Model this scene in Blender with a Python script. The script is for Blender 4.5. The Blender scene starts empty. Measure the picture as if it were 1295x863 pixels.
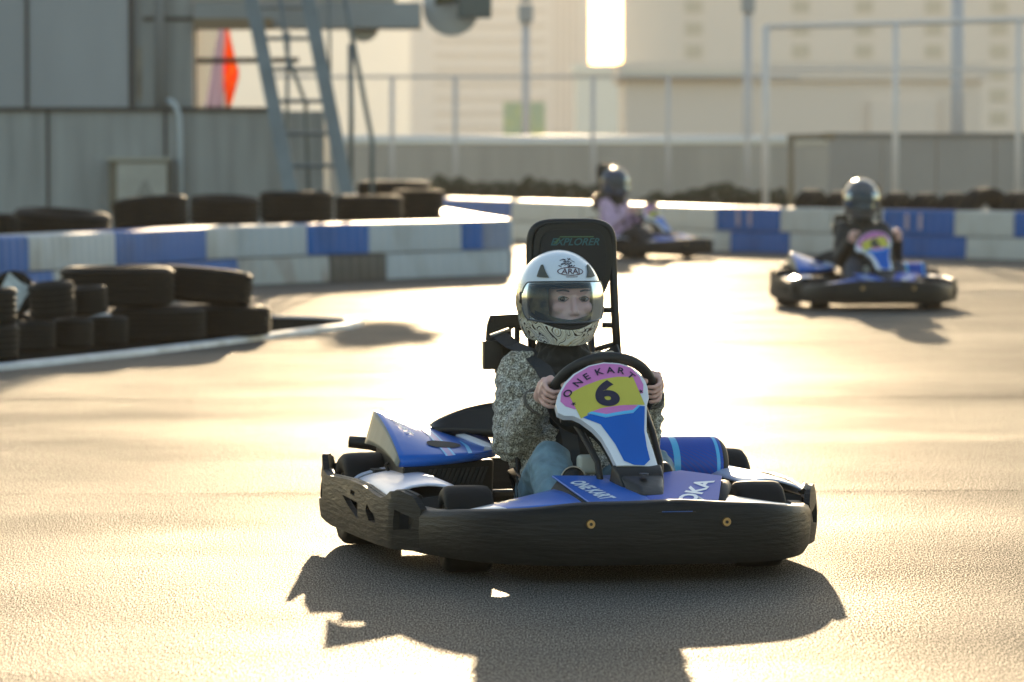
import bpy, bmesh, math, random
from math import sin, cos, pi, radians as R, sqrt, atan2
from mathutils import Vector as V, Matrix as M, noise

random.seed(7)
sc = bpy.context.scene
COL = sc.collection
F = 5785.0; CX = 647.5; HOR = 190.0; CH = 1.18          # focal length in px of the 1295 px frame, horizon row, camera height

def gx(px, Y): return (px - CX) / F * Y
def gz(py, Y): return CH - (py - HOR) * Y / F
def gy(py): return CH * F / (py - HOR)                   # distance of a ground point

# ------------------------------------------------------------------ materials
MATS = {}
def mat(name, col, rough=.5, metal=0., spec=.5, coat=0., var=0., vscale=8., bump=0., bscale=40., stretch=None,
        col2=None, emis=None, sheen=0., trans=0., detail=4, vlo=.35, vhi=.65, rvar=0.):
    if name in MATS: return MATS[name]
    m = bpy.data.materials.new(name); m.use_nodes = True
    nt = m.node_tree; b = nt.nodes['Principled BSDF']; N = nt.nodes.new; L = nt.links.new
    b.inputs['Base Color'].default_value = (*col, 1)
    b.inputs['Roughness'].default_value = rough; b.inputs['Metallic'].default_value = metal
    b.inputs['Specular IOR Level'].default_value = spec; b.inputs['Coat Weight'].default_value = coat
    b.inputs['Coat Roughness'].default_value = .12
    b.inputs['Sheen Weight'].default_value = sheen
    b.inputs['Transmission Weight'].default_value = trans
    tc = mp = None
    if var or bump or col2 or rvar:
        tc = N('ShaderNodeTexCoord'); mp = N('ShaderNodeMapping'); L(tc.outputs['Object'], mp.inputs[0])
        if stretch: mp.inputs['Scale'].default_value = stretch
    if var or col2:
        n = N('ShaderNodeTexNoise'); n.inputs['Scale'].default_value = vscale; n.inputs['Detail'].default_value = detail
        L(mp.outputs[0], n.inputs['Vector'])
        r = N('ShaderNodeMapRange'); r.inputs['From Min'].default_value = vlo; r.inputs['From Max'].default_value = vhi
        L(n.outputs[0], r.inputs['Value'])
        mx = N('ShaderNodeMix'); mx.data_type = 'RGBA'
        c2 = col2 if col2 else tuple(c * (1 - var) for c in col)
        mx.inputs['A'].default_value = (*c2, 1); mx.inputs['B'].default_value = (*col, 1)
        L(r.outputs[0], mx.inputs['Factor']); L(mx.outputs['Result'], b.inputs['Base Color'])
        if rvar:
            r2 = N('ShaderNodeMapRange'); r2.inputs['To Min'].default_value = rough + rvar; r2.inputs['To Max'].default_value = rough - rvar
            L(n.outputs[0], r2.inputs['Value']); L(r2.outputs[0], b.inputs['Roughness'])
    if bump:
        n = N('ShaderNodeTexNoise'); n.inputs['Scale'].default_value = bscale; n.inputs['Detail'].default_value = 5
        L(mp.outputs[0], n.inputs['Vector'])
        bp = N('ShaderNodeBump'); bp.inputs['Distance'].default_value = bump; bp.inputs['Strength'].default_value = 1
        L(n.outputs[0], bp.inputs['Height']); L(bp.outputs[0], b.inputs['Normal'])
    if emis:
        b.inputs['Emission Color'].default_value = (*emis[:3], 1); b.inputs['Emission Strength'].default_value = emis[3]
    MATS[name] = m
    return m

def N_(m, t): return m.node_tree.nodes.new(t)

# ------------------------------------------------------------------ mesh helper
class MB:
    def __init__(s): s.bm = bmesh.new(); s.mi = 0
    def vs(s, pts): return [s.bm.verts.new(p) for p in pts]
    def face(s, vv, mi=None):
        try: f = s.bm.faces.new(vv)
        except ValueError: return None
        f.material_index = s.mi if mi is None else mi
        return f
    def poly(s, pts, mi=None): return s.face(s.vs(pts), mi)
    def box(s, c, d, rot=None, mi=None, taper=None):
        c = V(c); m = rot if rot else M.Identity(3); o = []
        for z in (-1, 1):
            t = taper if (taper and z > 0) else 1
            for x, y in ((-1, -1), (1, -1), (1, 1), (-1, 1)):
                o.append(s.bm.verts.new(c + m @ V((x * d[0] / 2 * t, y * d[1] / 2 * t, z * d[2] / 2))))
        for q in ((0, 3, 2, 1), (4, 5, 6, 7), (0, 1, 5, 4), (1, 2, 6, 5), (2, 3, 7, 6), (3, 0, 4, 7)):
            s.face([o[i] for i in q], mi)
        return s
    def hexa(s, p, mi=None):            # 8 points, bottom four then top four
        o = s.vs(p)
        for q in ((0, 3, 2, 1), (4, 5, 6, 7), (0, 1, 5, 4), (1, 2, 6, 5), (2, 3, 7, 6), (3, 0, 4, 7)):
            s.face([o[i] for i in q], mi)
        return s
    def tube(s, path, r, n=10, closed=False, mi=None, flat=None):
        path = [V(p) for p in path]; k = len(path); rings = []
        up = None
        for i, p in enumerate(path):
            a = path[(i - 1) % k] if (closed or i > 0) else p
            b = path[(i + 1) % k] if (closed or i < k - 1) else p
            t = (b - a).normalized()
            if up is None:
                up = V((0, 0, 1)) if abs(t.z) < .9 else V((1, 0, 0))
            u = (up - t * up.dot(t)).normalized(); w = t.cross(u); up = u
            rr = r[i] if isinstance(r, (list, tuple)) else r
            f2 = flat if flat else 1
            rings.append([s.bm.verts.new(p + (u * cos(2 * pi * j / n) + w * sin(2 * pi * j / n) * f2) * rr) for j in range(n)])
        m = k if closed else k - 1
        for i in range(m):
            A, B = rings[i], rings[(i + 1) % k]
            for j in range(n): s.face([A[j], A[(j + 1) % n], B[(j + 1) % n], B[j]], mi)
        if not closed:
            s.face(rings[0][::-1], mi); s.face(rings[-1], mi)
        return s
    def lathe(s, prof, n=24, axis='z', c=(0, 0, 0), mi=None, closed=False):
        rings = []
        c = V(c)
        for (r, h) in prof:
            ring = []
            for j in range(n):
                a = 2 * pi * j / n; x, y = r * cos(a), r * sin(a)
                p = {'z': V((x, y, h)), 'x': V((h, x, y)), 'y': V((x, h, y))}[axis]
                ring.append(s.bm.verts.new(c + p))
            rings.append(ring)
        k = len(rings); m = k if closed else k - 1
        for i in range(m):
            A, B = rings[i], rings[(i + 1) % k]
            for j in range(n): s.face([A[j], A[(j + 1) % n], B[(j + 1) % n], B[j]], mi)
        if not closed:
            s.face(rings[0][::-1], mi); s.face(rings[-1], mi)
        return s
    def grid(s, f, nu, nv, mi=None, mf=None):
        g = [[s.bm.verts.new(f(i / nu, j / nv)) for j in range(nv + 1)] for i in range(nu + 1)]
        for i in range(nu):
            for j in range(nv):
                s.face([g[i][j], g[i + 1][j], g[i + 1][j + 1], g[i][j + 1]], mf((i + .5) / nu, (j + .5) / nv) if mf else mi)
        return s
    def sweep(s, secs, mi=None, cap=True, loop=True):   # list of sections (same count)
        g = [s.vs(q) for q in secs]; n = len(g[0])
        for A, B in zip(g, g[1:]):
            for j in range(n if loop else n - 1): s.face([A[j], A[(j + 1) % n], B[(j + 1) % n], B[j]], mi)
        if cap: s.face(g[0][::-1], mi); s.face(g[-1], mi)
        return s
    def plate(s, outer, holes, fmap, t, cut=None, mi=None, both=True):
        """flat outline (with holes) laid on fmap(u, v, w); w runs through the thickness t"""
        b = bmesh.new(); ed = []
        for loop in [outer] + list(holes):
            vv = [b.verts.new((p[0], p[1], 0)) for p in loop]
            ed += [b.edges.new((vv[i], vv[(i + 1) % len(vv)])) for i in range(len(vv))]
        bmesh.ops.triangle_fill(b, edges=ed, use_beauty=True)
        for ax, vals in (cut or []):
            for q in vals:
                co = (q, 0, 0) if ax == 0 else (0, q, 0); no = (1, 0, 0) if ax == 0 else (0, 1, 0)
                bmesh.ops.bisect_plane(b, geom=b.verts[:] + b.edges[:] + b.faces[:], plane_co=co, plane_no=no, dist=1e-5)
        b.normal_update()
        bot, top = {}, {}
        for v in b.verts:
            top[v] = s.bm.verts.new(fmap(v.co.x, v.co.y, t))
            if both: bot[v] = s.bm.verts.new(fmap(v.co.x, v.co.y, 0))
        for f in b.faces:
            vv = f.verts[:]
            if f.normal.z < 0: vv = vv[::-1]
            s.face([top[v] for v in vv], mi)
            if both: s.face([bot[v] for v in vv[::-1]], mi)
        if both:
            for e in b.edges:
                if len(e.link_faces) == 1:
                    a, c = e.verts
                    f = e.link_faces[0]; vv = f.verts[:]
                    if f.normal.z < 0: vv = vv[::-1]
                    i = vv.index(a)
                    if vv[(i + 1) % len(vv)] is not c: a, c = c, a
                    s.face([bot[a], bot[c], top[c], top[a]], mi)
        b.free()
        return s
    def build(s, name, mats, parent=None, smooth=False, bevel=0., loc=None, shift=None, merge=0, angle=None, seg=2):
        if merge: bmesh.ops.remove_doubles(s.bm, verts=s.bm.verts, dist=merge)
        bmesh.ops.recalc_face_normals(s.bm, faces=s.bm.faces)
        off = V((0, 0, 0))
        if loc: off = V(loc)
        if shift: off = V(shift)
        if off.length: bmesh.ops.translate(s.bm, verts=s.bm.verts, vec=-off)
        me = bpy.data.meshes.new(name); s.bm.to_mesh(me); s.bm.free()
        if not isinstance(mats, (list, tuple)): mats = [mats]
        for m in mats: me.materials.append(m)
        if smooth: me.shade_smooth()
        o = bpy.data.objects.new(name, me); COL.objects.link(o)
        if loc: o.location = loc
        if parent: o.parent = parent
        if bevel:
            b = o.modifiers.new('b', 'BEVEL'); b.width = bevel; b.segments = seg; b.limit_method = 'ANGLE'; b.angle_limit = R(35)
            me.shade_smooth()
            w = o.modifiers.new('w', 'WEIGHTED_NORMAL'); w.keep_sharp = False
        if angle:
            me.shade_smooth()
            e = o.modifiers.new('es', 'EDGE_SPLIT'); e.split_angle = R(angle)
        return o

def tag(o, label=None, cat=None, group=None, kind=None):
    if label: o['label'] = label
    if cat: o['category'] = cat
    if group: o['group'] = group
    if kind: o['kind'] = kind
    return o
def empty(name, loc=(0, 0, 0), rz=0., label=None, cat=None, group=None):
    o = bpy.data.objects.new(name, None); COL.objects.link(o); o.location = loc; o.rotation_euler.z = rz
    o.empty_display_size = .1
    return tag(o, label, cat, group)

def text2d(s, size=1., shear=0., bold=0.):
    """triangulated outline of some writing as ([(x, y)], faces), centred"""
    cu = bpy.data.curves.new('t', 'FONT'); cu.body = s; cu.size = size; cu.align_x = 'CENTER'; cu.align_y = 'CENTER'
    cu.shear = shear; cu.offset = bold; cu.resolution_u = 7 if len(s) == 1 else 3
    ob = bpy.data.objects.new('t', cu); COL.objects.link(ob)
    dg = bpy.context.evaluated_depsgraph_get(); dg.update()
    me = bpy.data.meshes.new_from_object(ob.evaluated_get(dg))
    vs = [(v.co.x, v.co.y) for v in me.vertices]; fs = [tuple(p.vertices) for p in me.polygons]
    bpy.data.objects.remove(ob); bpy.data.curves.remove(cu); bpy.data.meshes.remove(me)
    if vs:
        x0 = (min(v[0] for v in vs) + max(v[0] for v in vs)) / 2; y0 = (min(v[1] for v in vs) + max(v[1] for v in vs)) / 2
        vs = [(x - x0, y - y0) for x, y in vs]
    return vs, fs
def put_text(mb, s, size, fmap, rot=0., at=(0, 0), shear=0., bold=0., mi=None, sx=1.):
    vs, fs = text2d(s, size, shear, bold)
    c, sn = cos(rot), sin(rot)
    vv = mb.vs([fmap(at[0] + x * sx * c - y * sn, at[1] + x * sx * sn + y * c) for x, y in vs])
    for f in fs: mb.face([vv[i] for i in f], mi)

# ------------------------------------------------------------------ world, sun, camera
EL, AZ = R(7.9), R(0.7)
w = bpy.data.worlds.new('World'); sc.world = w; w.use_nodes = True
nt = w.node_tree; bg = nt.nodes['Background']
sky = nt.nodes.new('ShaderNodeTexSky'); sky.sky_type = 'NISHITA'; sky.sun_disc = False
sky.sun_elevation = EL; sky.sun_rotation = AZ; sky.air_density = 1.0; sky.dust_density = .5; sky.ozone_density = 1.0
nt.links.new(sky.outputs[0], bg.inputs[0]); bg.inputs[1].default_value = .12
sun = bpy.data.lights.new('sun', 'SUN'); sun.energy = 4.5; sun.angle = R(.5); sun.color = (1, .77, .49)
so = bpy.data.objects.new('sun', sun); COL.objects.link(so)
sd = V((sin(AZ) * cos(EL), cos(AZ) * cos(EL), sin(EL)))
so.rotation_euler = sd.to_track_quat('Z', 'Y').to_euler(); so.location = (0, 60, 60)
cam = bpy.data.cameras.new('camera'); co = bpy.data.objects.new('camera', cam); COL.objects.link(co); sc.camera = co
co.location = (0, 0, CH); co.rotation_euler = (R(90) - math.atan((431.5 - HOR) / F), 0, 0)
cam.sensor_width = 36; cam.lens = 36 * F / 1295; cam.clip_end = 6000; cam.clip_start = .1
cam.dof.use_dof = True; cam.dof.focus_distance = 12.9; cam.dof.aperture_fstop = 5.2; cam.dof.aperture_blades = 9
sc.view_settings.view_transform = 'Standard'; sc.view_settings.look = 'None'; sc.view_settings.exposure = 1.65; sc.view_settings.gamma = 1
sc.cycles.volume_bounces = 0; sc.cycles.max_bounces = 8; sc.cycles.transparent_max_bounces = 12
sc.cycles.sample_clamp_indirect = 6; sc.cycles.caustics_reflective = False; sc.cycles.caustics_refractive = False
sc.cycles.use_denoising = True

# ------------------------------------------------------------------ materials used
def asphalt():
    m = mat('asphalt', (.055, .053, .05), .5)
    nt = m.node_tree; b = nt.nodes['Principled BSDF']; L = nt.links.new
    g = N_(m, 'ShaderNodeNewGeometry')
    def nz(scale, detail=2, vec=None, rough=.5):
        n = N_(m, 'ShaderNodeTexNoise'); n.inputs['Scale'].default_value = scale; n.inputs['Detail'].default_value = detail
        n.inputs['Roughness'].default_value = rough
        L(vec if vec else g.outputs['Position'], n.inputs['Vector']); return n.outputs[0]
    mp = N_(m, 'ShaderNodeMapping'); L(g.outputs['Position'], mp.inputs[0]); mp.inputs['Scale'].default_value = (.8, 1.1, 1)
    mp.inputs['Rotation'].default_value = (0, 0, R(-7))
    big = nz(.55, 4, mp.outputs[0]); mid = nz(2.2, 4); fine = nz(230, 2); grain = nz(95, 1); vor = N_(m, 'ShaderNodeTexVoronoi')
    vor.inputs['Scale'].default_value = 1
    mg = N_(m, 'ShaderNodeMapping'); L(g.outputs['Position'], mg.inputs[0]); mg.inputs['Scale'].default_value = (255, 44, 90); L(mg.outputs[0], vor.inputs['Vector'])
    stone = nz(1., 3, mg.outputs[0], .7)
    # colour: aggregate speckle over wear
    r = N_(m, 'ShaderNodeMapRange'); r.inputs['From Min'].default_value = .35; r.inputs['From Max'].default_value = .7
    r.inputs['To Min'].default_value = .45; r.inputs['To Max'].default_value = 1.9; L(stone, r.inputs['Value'])
    r2 = N_(m, 'ShaderNodeMapRange'); r2.inputs['From Min'].default_value = .3; r2.inputs['From Max'].default_value = .7
    r2.inputs['To Min'].default_value = .80; r2.inputs['To Max'].default_value = 1.18; L(big, r2.inputs['Value'])
    mu = N_(m, 'ShaderNodeMath'); mu.operation = 'MULTIPLY'; L(r.outputs[0], mu.inputs[0]); L(r2.outputs[0], mu.inputs[1])
    vm = N_(m, 'ShaderNodeVectorMath'); vm.operation = 'SCALE'; vm.inputs[0].default_value = (.062, .057, .049); L(mu.outputs[0], vm.inputs['Scale'])
    pass
    r3 = N_(m, 'ShaderNodeMapRange'); r3.inputs['From Min'].default_value = .3; r3.inputs['From Max'].default_value = .7
    r3.inputs['To Min'].default_value = .48; r3.inputs['To Max'].default_value = .36
    ad = N_(m, 'ShaderNodeMath'); ad.operation = 'ADD'; ml = N_(m, 'ShaderNodeMath'); ml.operation = 'MULTIPLY'; ml.inputs[1].default_value = .5
    L(big, ad.inputs[0]); L(mid, ad.inputs[1]); L(ad.outputs[0], ml.inputs[0]); L(ml.outputs[0], r3.inputs['Value']); # relief
    s1 = N_(m, 'ShaderNodeMath'); s1.operation = 'MULTIPLY_ADD'; s1.inputs[1].default_value = .6; L(fine, s1.inputs[0]); L(stone, s1.inputs[2])
    bp = N_(m, 'ShaderNodeBump'); bp.inputs['Distance'].default_value = .007; bp.inputs['Strength'].default_value = .9
    L(s1.outputs[0], bp.inputs['Height'])
    bp2 = N_(m, 'ShaderNodeBump'); bp2.inputs['Distance'].default_value = .02; bp2.inputs['Strength'].default_value = .25
    L(mid, bp2.inputs['Height']); L(bp.outputs[0], bp2.inputs['Normal']); pass
    col = vm.outputs[0]
    df = N_(m, 'ShaderNodeBsdfDiffuse'); gl = N_(m, 'ShaderNodeBsdfGlossy'); mx = N_(m, 'ShaderNodeMixShader')
    L(col, df.inputs['Color']); L(bp2.outputs[0], df.inputs['Normal']); L(bp2.outputs[0], gl.inputs['Normal']); L(r3.outputs[0], gl.inputs['Roughness'])
    gl.inputs['Color'].default_value = (1, .97, .92, 1)
    # some stones are polished, most are dull
    sp = N_(m, 'ShaderNodeMapRange'); sp.inputs['From Min'].default_value = .44; sp.inputs['From Max'].default_value = .66
    sp.inputs['To Min'].default_value = SPEC * .10; sp.inputs['To Max'].default_value = SPEC * 4.2; L(stone, sp.inputs['Value'])
    m2 = N_(m, 'ShaderNodeMath'); m2.operation = 'MULTIPLY'; L(sp.outputs[0], m2.inputs[0]); L(r2.outputs[0], m2.inputs[1])
    L(m2.outputs[0], mx.inputs[0]); L(df.outputs[0], mx.inputs[1]); L(gl.outputs[0], mx.inputs[2])
    L(mx.outputs[0], nt.nodes['Material Output'].inputs['Surface']); nt.nodes.remove(b)
    return m
SPEC = .054
ASPH = asphalt()
BUMPER = mat('scuffed black plastic', (.011, .011, .0095), .55, spec=.28, var=.5, vscale=4, bump=.0030, bscale=15, stretch=(1., 1., 7), rvar=.08)
BLK = mat('black plastic', (.012, .012, .011), .42, spec=.35, bump=.0008, bscale=60)
BLKM = mat('matt black', (.011, .011, .010), .7)
RUB = mat('tyre rubber', (.008, .0078, .0072), .66, spec=.2, var=.35, vscale=9, bump=.002, bscale=30)
RUBO = mat('weathered tyre rubber', (.009, .0085, .007), .72, spec=.14, var=.45, vscale=5, bump=.006, bscale=22, stretch=(1, 1, 3))
BLUE = mat('glossy blue plastic', (.004, .115, .52), .34, spec=.35, coat=.08, var=.12, vscale=6, bump=.0006, bscale=25)
BLUEP = mat('striped blue violet plastic', (.015, .08, .42), .5, coat=.0, spec=.25)
def stripes(m, c1, c2, sc_, axis='X'):
    nt = m.node_tree; b = nt.nodes['Principled BSDF']; L = nt.links.new
    tc = N_(m, 'ShaderNodeTexCoord'); wv = N_(m, 'ShaderNodeTexWave'); wv.bands_direction = axis; wv.inputs['Scale'].default_value = sc_
    wv.inputs['Distortion'].default_value = .3
    L(tc.outputs['Object'], wv.inputs['Vector']); mx = N_(m, 'ShaderNodeMix'); mx.data_type = 'RGBA'
    mx.inputs['A'].default_value = (*c1, 1); mx.inputs['B'].default_value = (*c2, 1)
    L(wv.outputs['Fac'], mx.inputs['Factor']); L(mx.outputs['Result'], b.inputs['Base Color'])
stripes(BLUEP, (.008, .09, .48), (.05, .08, .38), 38, 'DIAGONAL')
WHT = mat('glossy white plastic', (.74, .76, .80), .24, coat=.4, var=.1, vscale=5, bump=.0006, bscale=20)
PODM = mat('pale lilac plastic', (.56, .58, .72), .36, coat=.1, var=.15, vscale=6, bump=.0006, bscale=20)
WHTD = mat('dull white plastic', (.25, .24, .19), .5, var=.25, vscale=9)
PINK = mat('pink vinyl', (.62, .19, .48), .35, var=.06, vscale=20)
YEL = mat('yellow vinyl', (.56, .50, .07), .38, var=.07, vscale=14)
CYAN = mat('light blue vinyl', (.10, .47, .80), .35)
INK = mat('dark print', (.018, .014, .038), .45)
WPRINT = mat('white print', (.72, .78, .84), .4)
STEEL = mat('steel tube', (.35, .35, .34), .35, metal=1., var=.3, vscale=20)
BRONZE = mat('bolt head', (.42, .27, .12), .38, metal=.9)
NAVY = mat('dark navy plastic', (.012, .014, .05), .3, coat=.4, col2=(.03, .04, .12), vscale=30)

# ------------------------------------------------------------------ go-kart
def mx_(side): return (lambda p: (p[0] * side, p[1], p[2]))

def front_bumper(root):
    def yy(x): return .457 * (abs(x) / .557) ** 4.6
    N = 40; secs = []
    for i in range(N + 1):
        x = -.557 + 1.114 * i / N
        e = 1e-3; dy = (yy(x + e) - yy(x - e)) / (2 * e)
        n = V((dy, -1, 0)).normalized()
        top = .226 - .048 * (abs(x) / .557) ** 2.2 + .0015 * sin(x * 23); bot = .053
        p = V((x, yy(x), 0))
        q = []
        for d, z in ((-.006, bot), (.006, bot + .02), (.010, (bot + top) / 2), (.009, top - .022), (.002, top - .006), (-.010, top), (-.045, top + .001), (-.055, top - .012), (-.050, top - .03), (-.022, top - .034), (-.018, bot + .012)):
            q.append(p + n * d + V((0, 0, z)))
        secs.append(q)
    for s_ in (-1, 1):
        e = secs[0] if s_ < 0 else secs[-1]; nw = [V((p.x + s_ * .012, p.y + .10, p.z)) for p in e]
        secs = [nw] + secs if s_ < 0 else secs + [nw]
    m = MB(); m.sweep(secs)
    fb = m.build('front_bumper', BUMPER, root, smooth=True, angle=50)
    for x in (-.183, .197):
        m = MB(); y0 = yy(x) - .012
        m.lathe([(.0, -.006), (.011, -.006), (.0125, -.002), (.0125, .006)], 20, 'y', (x, y0, .168))
        bo = m.build('bolt', BRONZE, fb, smooth=True, angle=40)
        m = MB(); m.lathe([(0, -.0085), (.0045, -.0085), (.0045, -.004)], 12, 'y', (x, y0, .168)); m.build('bolt_hole', BLKM, fb)
    m = MB()
    for i in range(8):
        a, b = .005 + .105 * i / 8, .005 + .105 * (i + 1) / 8
        m.box(((a + b) / 2, yy(.05) - .0105, .196), (b - a + .001, .006, .005 if i not in (0, 7) else .003))
    m.build('bumper_slot', BLKM, fb)
    m = MB(); m.box((.058, yy(.05) - .0125, .1985), (.085, .004, .0013)); m.build('bumper_stripe', BLUE, fb)
    return fb

SBP = [(.45, .553), (.52, .585), (.60, .617), (.75, .632), (1.0, .643), (1.3, .651), (1.50, .655), (1.57, .652), (1.62, .632), (1.66, .60)]
def sb_pt(y):
    for (y0, x0), (y1, x1) in zip(SBP, SBP[1:]):
        if y <= y1 or (y1 == SBP[-1][0]): 
            t = (y - y0) / (y1 - y0); return x0 + (x1 - x0) * t
def side_bumper(root, side):
    outer = [(.452, .06), (.60, .056), (1.0, .058), (1.4, .06), (1.6, .075), (1.655, .095), (1.65, .20), (1.63, .25), (1.605, .262), (1.58, .262), (1.555, .245), (1.53, .218),
             (1.45, .207), (1.3, .211), (1.1, .216), (.92, .212), (.78, .200), (.70, .194), (.66, .200), (.62, .218), (.56, .224), (.50, .212), (.455, .178)]
    holes = [[(.475, .150), (.575, .170), (.580, .112), (.50, .12)], [(.965, .160), (1.20, .168), (1.10, .142), (.965, .112)],
             [(.74, .118), (.74, .142), (.80, .150), (.845, .165), (.86, .150), (.82, .12)], [(1.50, .13), (1.50, .17), (1.56, .20), (1.59, .19), (1.59, .13)],
             [(1.02, .188), (1.08, .19), (1.08, .178), (1.02, .176)]]
    def fm(u, v, t):
        x = sb_pt(u); bul = .010 * sin(pi * min(1, max(0, (v - .05) / .17)))
        return V((side * (x + bul - .018 + t), u, v))
    cuts = [(0, [.52, .56, .60, .64, .70, .75, .85, .95, 1.0, 1.1, 1.2, 1.3, 1.4, 1.5, 1.54, 1.57, 1.60, 1.62, 1.64]), (1, [.08, .11, .14, .17, .20])]
    m = MB(); m.plate(outer, holes, fm, .018, cuts)
    # rolled top lip
    path = [fm(u, v - .004, .004) for u, v in outer[11:22]]
    m.tube([(p.x - side * .008, p.y, p.z) for p in path], .009, 8)
    return m.build('side_bumper', BUMPER, root, angle=32)

def wheel(root, name, x, y, r, w_, steer=0.):
    rm = MB()
    rm.lathe([(.02, -w_ / 2 + .012), (.03, -w_ / 2 + .006), (r * .50, -w_ / 2 + .010), (r * .56, -w_ / 2 + .004), (r * .56, w_ / 2 - .004), (r * .50, w_ / 2 - .010), (.03, w_ / 2 - .02), (.02, w_ / 2 - .012)], 28, 'x')
    o = rm.build(name, BLK, root, smooth=True, angle=40)
    o.location = (x, y, r); o.rotation_euler.z = steer
    t = MB(); ri = r * .565; h = w_ / 2
    t.lathe([(ri, -h * .9), (r * .70, -h), (r * .88, -h * 1.02), (r * .965, -h * .9), (r * .99, -h * .7), (r, -h * .3), (r, h * .3), (r * .99, h * .7), (r * .965, h * .9), (r * .88, h * 1.02), (r * .70, h), (ri, h * .9)], 44, 'x', closed=True)
    t.build('tyre', RUB, o, smooth=True)
    return o

def seat_and_rest(root, detail):
    # bucket seat shell
    def shell(u, v):
        a = (u - .5) * 2
        # v: 0 front lip .. 1 top of back
        if v < .45:
            t = v / .45; y = .86 + .28 * t; z = .135 - .055 * t; wv = .185
        else:
            t = (v - .45) / .55; y = 1.14 + .035 * t + .13 * t * t; z = .08 + .06 * t + .40 * t; wv = .185 - .03 * t * t
        side = abs(a) ** 3
        hh = .15 if v < .45 else .06
        return V((.02 + a * wv * (1 + .06 * side), y - (side * .17 if v >= .45 else 0) * (1 - .5 * max(0, (v - .45) / .55)), z + side * hh * (.5 + .5 * min(1, v / .3))))
    m = MB(); m.grid(shell, 20, 24)
    s = m.build('seat', BLK, root, smooth=True)
    so_ = s.modifiers.new('s', 'SOLIDIFY'); so_.thickness = .008
    # dark wing beside the seat
    def wing(u, v):
        x = -.355 + .24 * u
        y = 1.36 + .04 * v - .10 * u
        top = .357 + .072 * sin(pi / 2 * min(1, u * 1.05)) ** .8
        bot = .352 - .03 * u
        return V((x, y, bot + (top - bot) * v))
    m = MB(); m.grid(wing, 16, 5); wg = m.build('seat_wing', BLK, root, smooth=True)
    so_ = wg.modifiers.new('s', 'SOLIDIFY'); so_.thickness = .03
    # padded head board in its frame
    cx, cz0, top, hw = .066, .60, .973, .137
    loop = []
    for i in range(25):
        a = pi * i / 24
        sx = abs(cos(a)) ** .45 * (1 if cos(a) >= 0 else -1); sz = sin(a) ** .45 if sin(a) > 0 else 0
        loop.append((cx + (hw - .010) * sx, 1.33, .86 + (top - .01 - .86) * sz))
    loop = [(cx + hw - .006, 1.27, .52), (cx + hw - .008, 1.31, .70)] + loop + [(cx - hw + .008, 1.31, .70), (cx - hw + .006, 1.27, .52)]
    m = MB(); m.tube(loop, .0125, 10)
    for z, y in ((.60, 1.29), (.655, 1.30), (.70, 1.31)):
        m.tube([(cx + .09 - (.03 if z < .62 else 0), y + .01, z - (.02 if z < .62 else 0)), (cx + hw - .01, y, z)], .008, 8)
    m.tube([(cx - .05, 1.31, .71), (cx - .05, 1.24, .45), (cx - .05, 1.26, .2)], .011, 8); m.tube([(cx + .05, 1.31, .71), (cx + .05, 1.24, .45), (cx + .05, 1.26, .2)], .011, 8)
    m.build('headrest_frame', BLK, root, smooth=True)
    out = []
    for i in range(40):
        a = 2 * pi * i / 40; ca, sa = cos(a), sin(a)
        x = (abs(ca) ** .42) * (1 if ca >= 0 else -1); z = (abs(sa) ** .5) * (1 if sa >= 0 else -1)
        wd = .121 if z > -.2 else .121 - .035 * ((-z - .2) / .8) ** 1.3
        out.append((cx + x * wd, .845 + z * .115 if z > 0 else .845 + z * .135))
    m = MB(); m.plate(out, [], lambda u, v, t: V((u, 1.345 - t, v)), .032, [(0, [cx - .06, cx, cx + .06]), (1, [.78, .85, .9])])
    pad = m.build('headrest', BLK, root, bevel=.014, seg=3)
    out2 = [(cx + (x - cx) * .84, .845 + (z - .845) * .86) for x, z in out]
    m = MB(); m.plate(out2, [], lambda u, v, t: V((u, 1.313 - t, v)), .010, [(0, [cx]), (1, [.85])]); m.build('headrest_panel', BLKM, pad, bevel=.006)
    if detail:
        tl = mat('teal print', (.012, .085, .10), .45); gl = mat('green print', (.05, .12, .05), .45)
        m = MB(); put_text(m, 'EXPLORER', .030, lambda x, y: V((cx + .005 + x, 1.3015, .906 + y)), shear=.35, bold=.0006, sx=1.05)
        m.build('headrest_lettering', tl, pad)
        m = MB(); m.plate([(-.045, .919), (.062, .919), (.062, .9225), (-.040, .9225)], [], lambda u, v, t: V((cx + u, 1.3015, v)), 0, both=False)
        m.plate([(-.062, .900), (-.052, .900), (-.040, .917), (-.046, .917)], [], lambda u, v, t: V((cx + u, 1.3015, v)), 0, both=False)
        m.build('headrest_stripe', gl, pad)
    # harness bracket and belt
    m = MB()
    m.plate([(-.19, .688), (-.10, .692), (-.10, .56), (-.185, .545), (-.205, .60), (-.20, .66)], [[(-.192, .632), (-.188, .622), (-.13, .640), (-.134, .652)], [(-.127, .645), (-.115, .652), (-.115, .61), (-.125, .625)]],
            lambda u, v, t: V((u, 1.30 - t, v)), .010)
    m.box((-.185, 1.29, .57), (.055, .03, .085)); m.box((-.16, 1.29, .53), (.03, .03, .03))
    m.tube([(-.17, 1.30, .55), (-.10, 1.31, .50), (-.03, 1.30, .45)], .010, 8)
    m.tube([(-.11, 1.30, .65), (-.05, 1.30, .66)], .012, 8)
    m.lathe([(.0, -.004), (.007, -.004), (.008, 0)], 12, 'y', (-.187, 1.288, .675))
    hb = m.build('harness_bracket', BLK, root, bevel=.002)
    m = MB(); m.tube([(-.191, 1.284, .626), (-.132, 1.284, .645)], .0045, 8); m.build('belt_buckle', STEEL, hb, smooth=True)
    belt = mat('webbing', (.028, .031, .036), .75, bump=.001, bscale=200)
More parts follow.
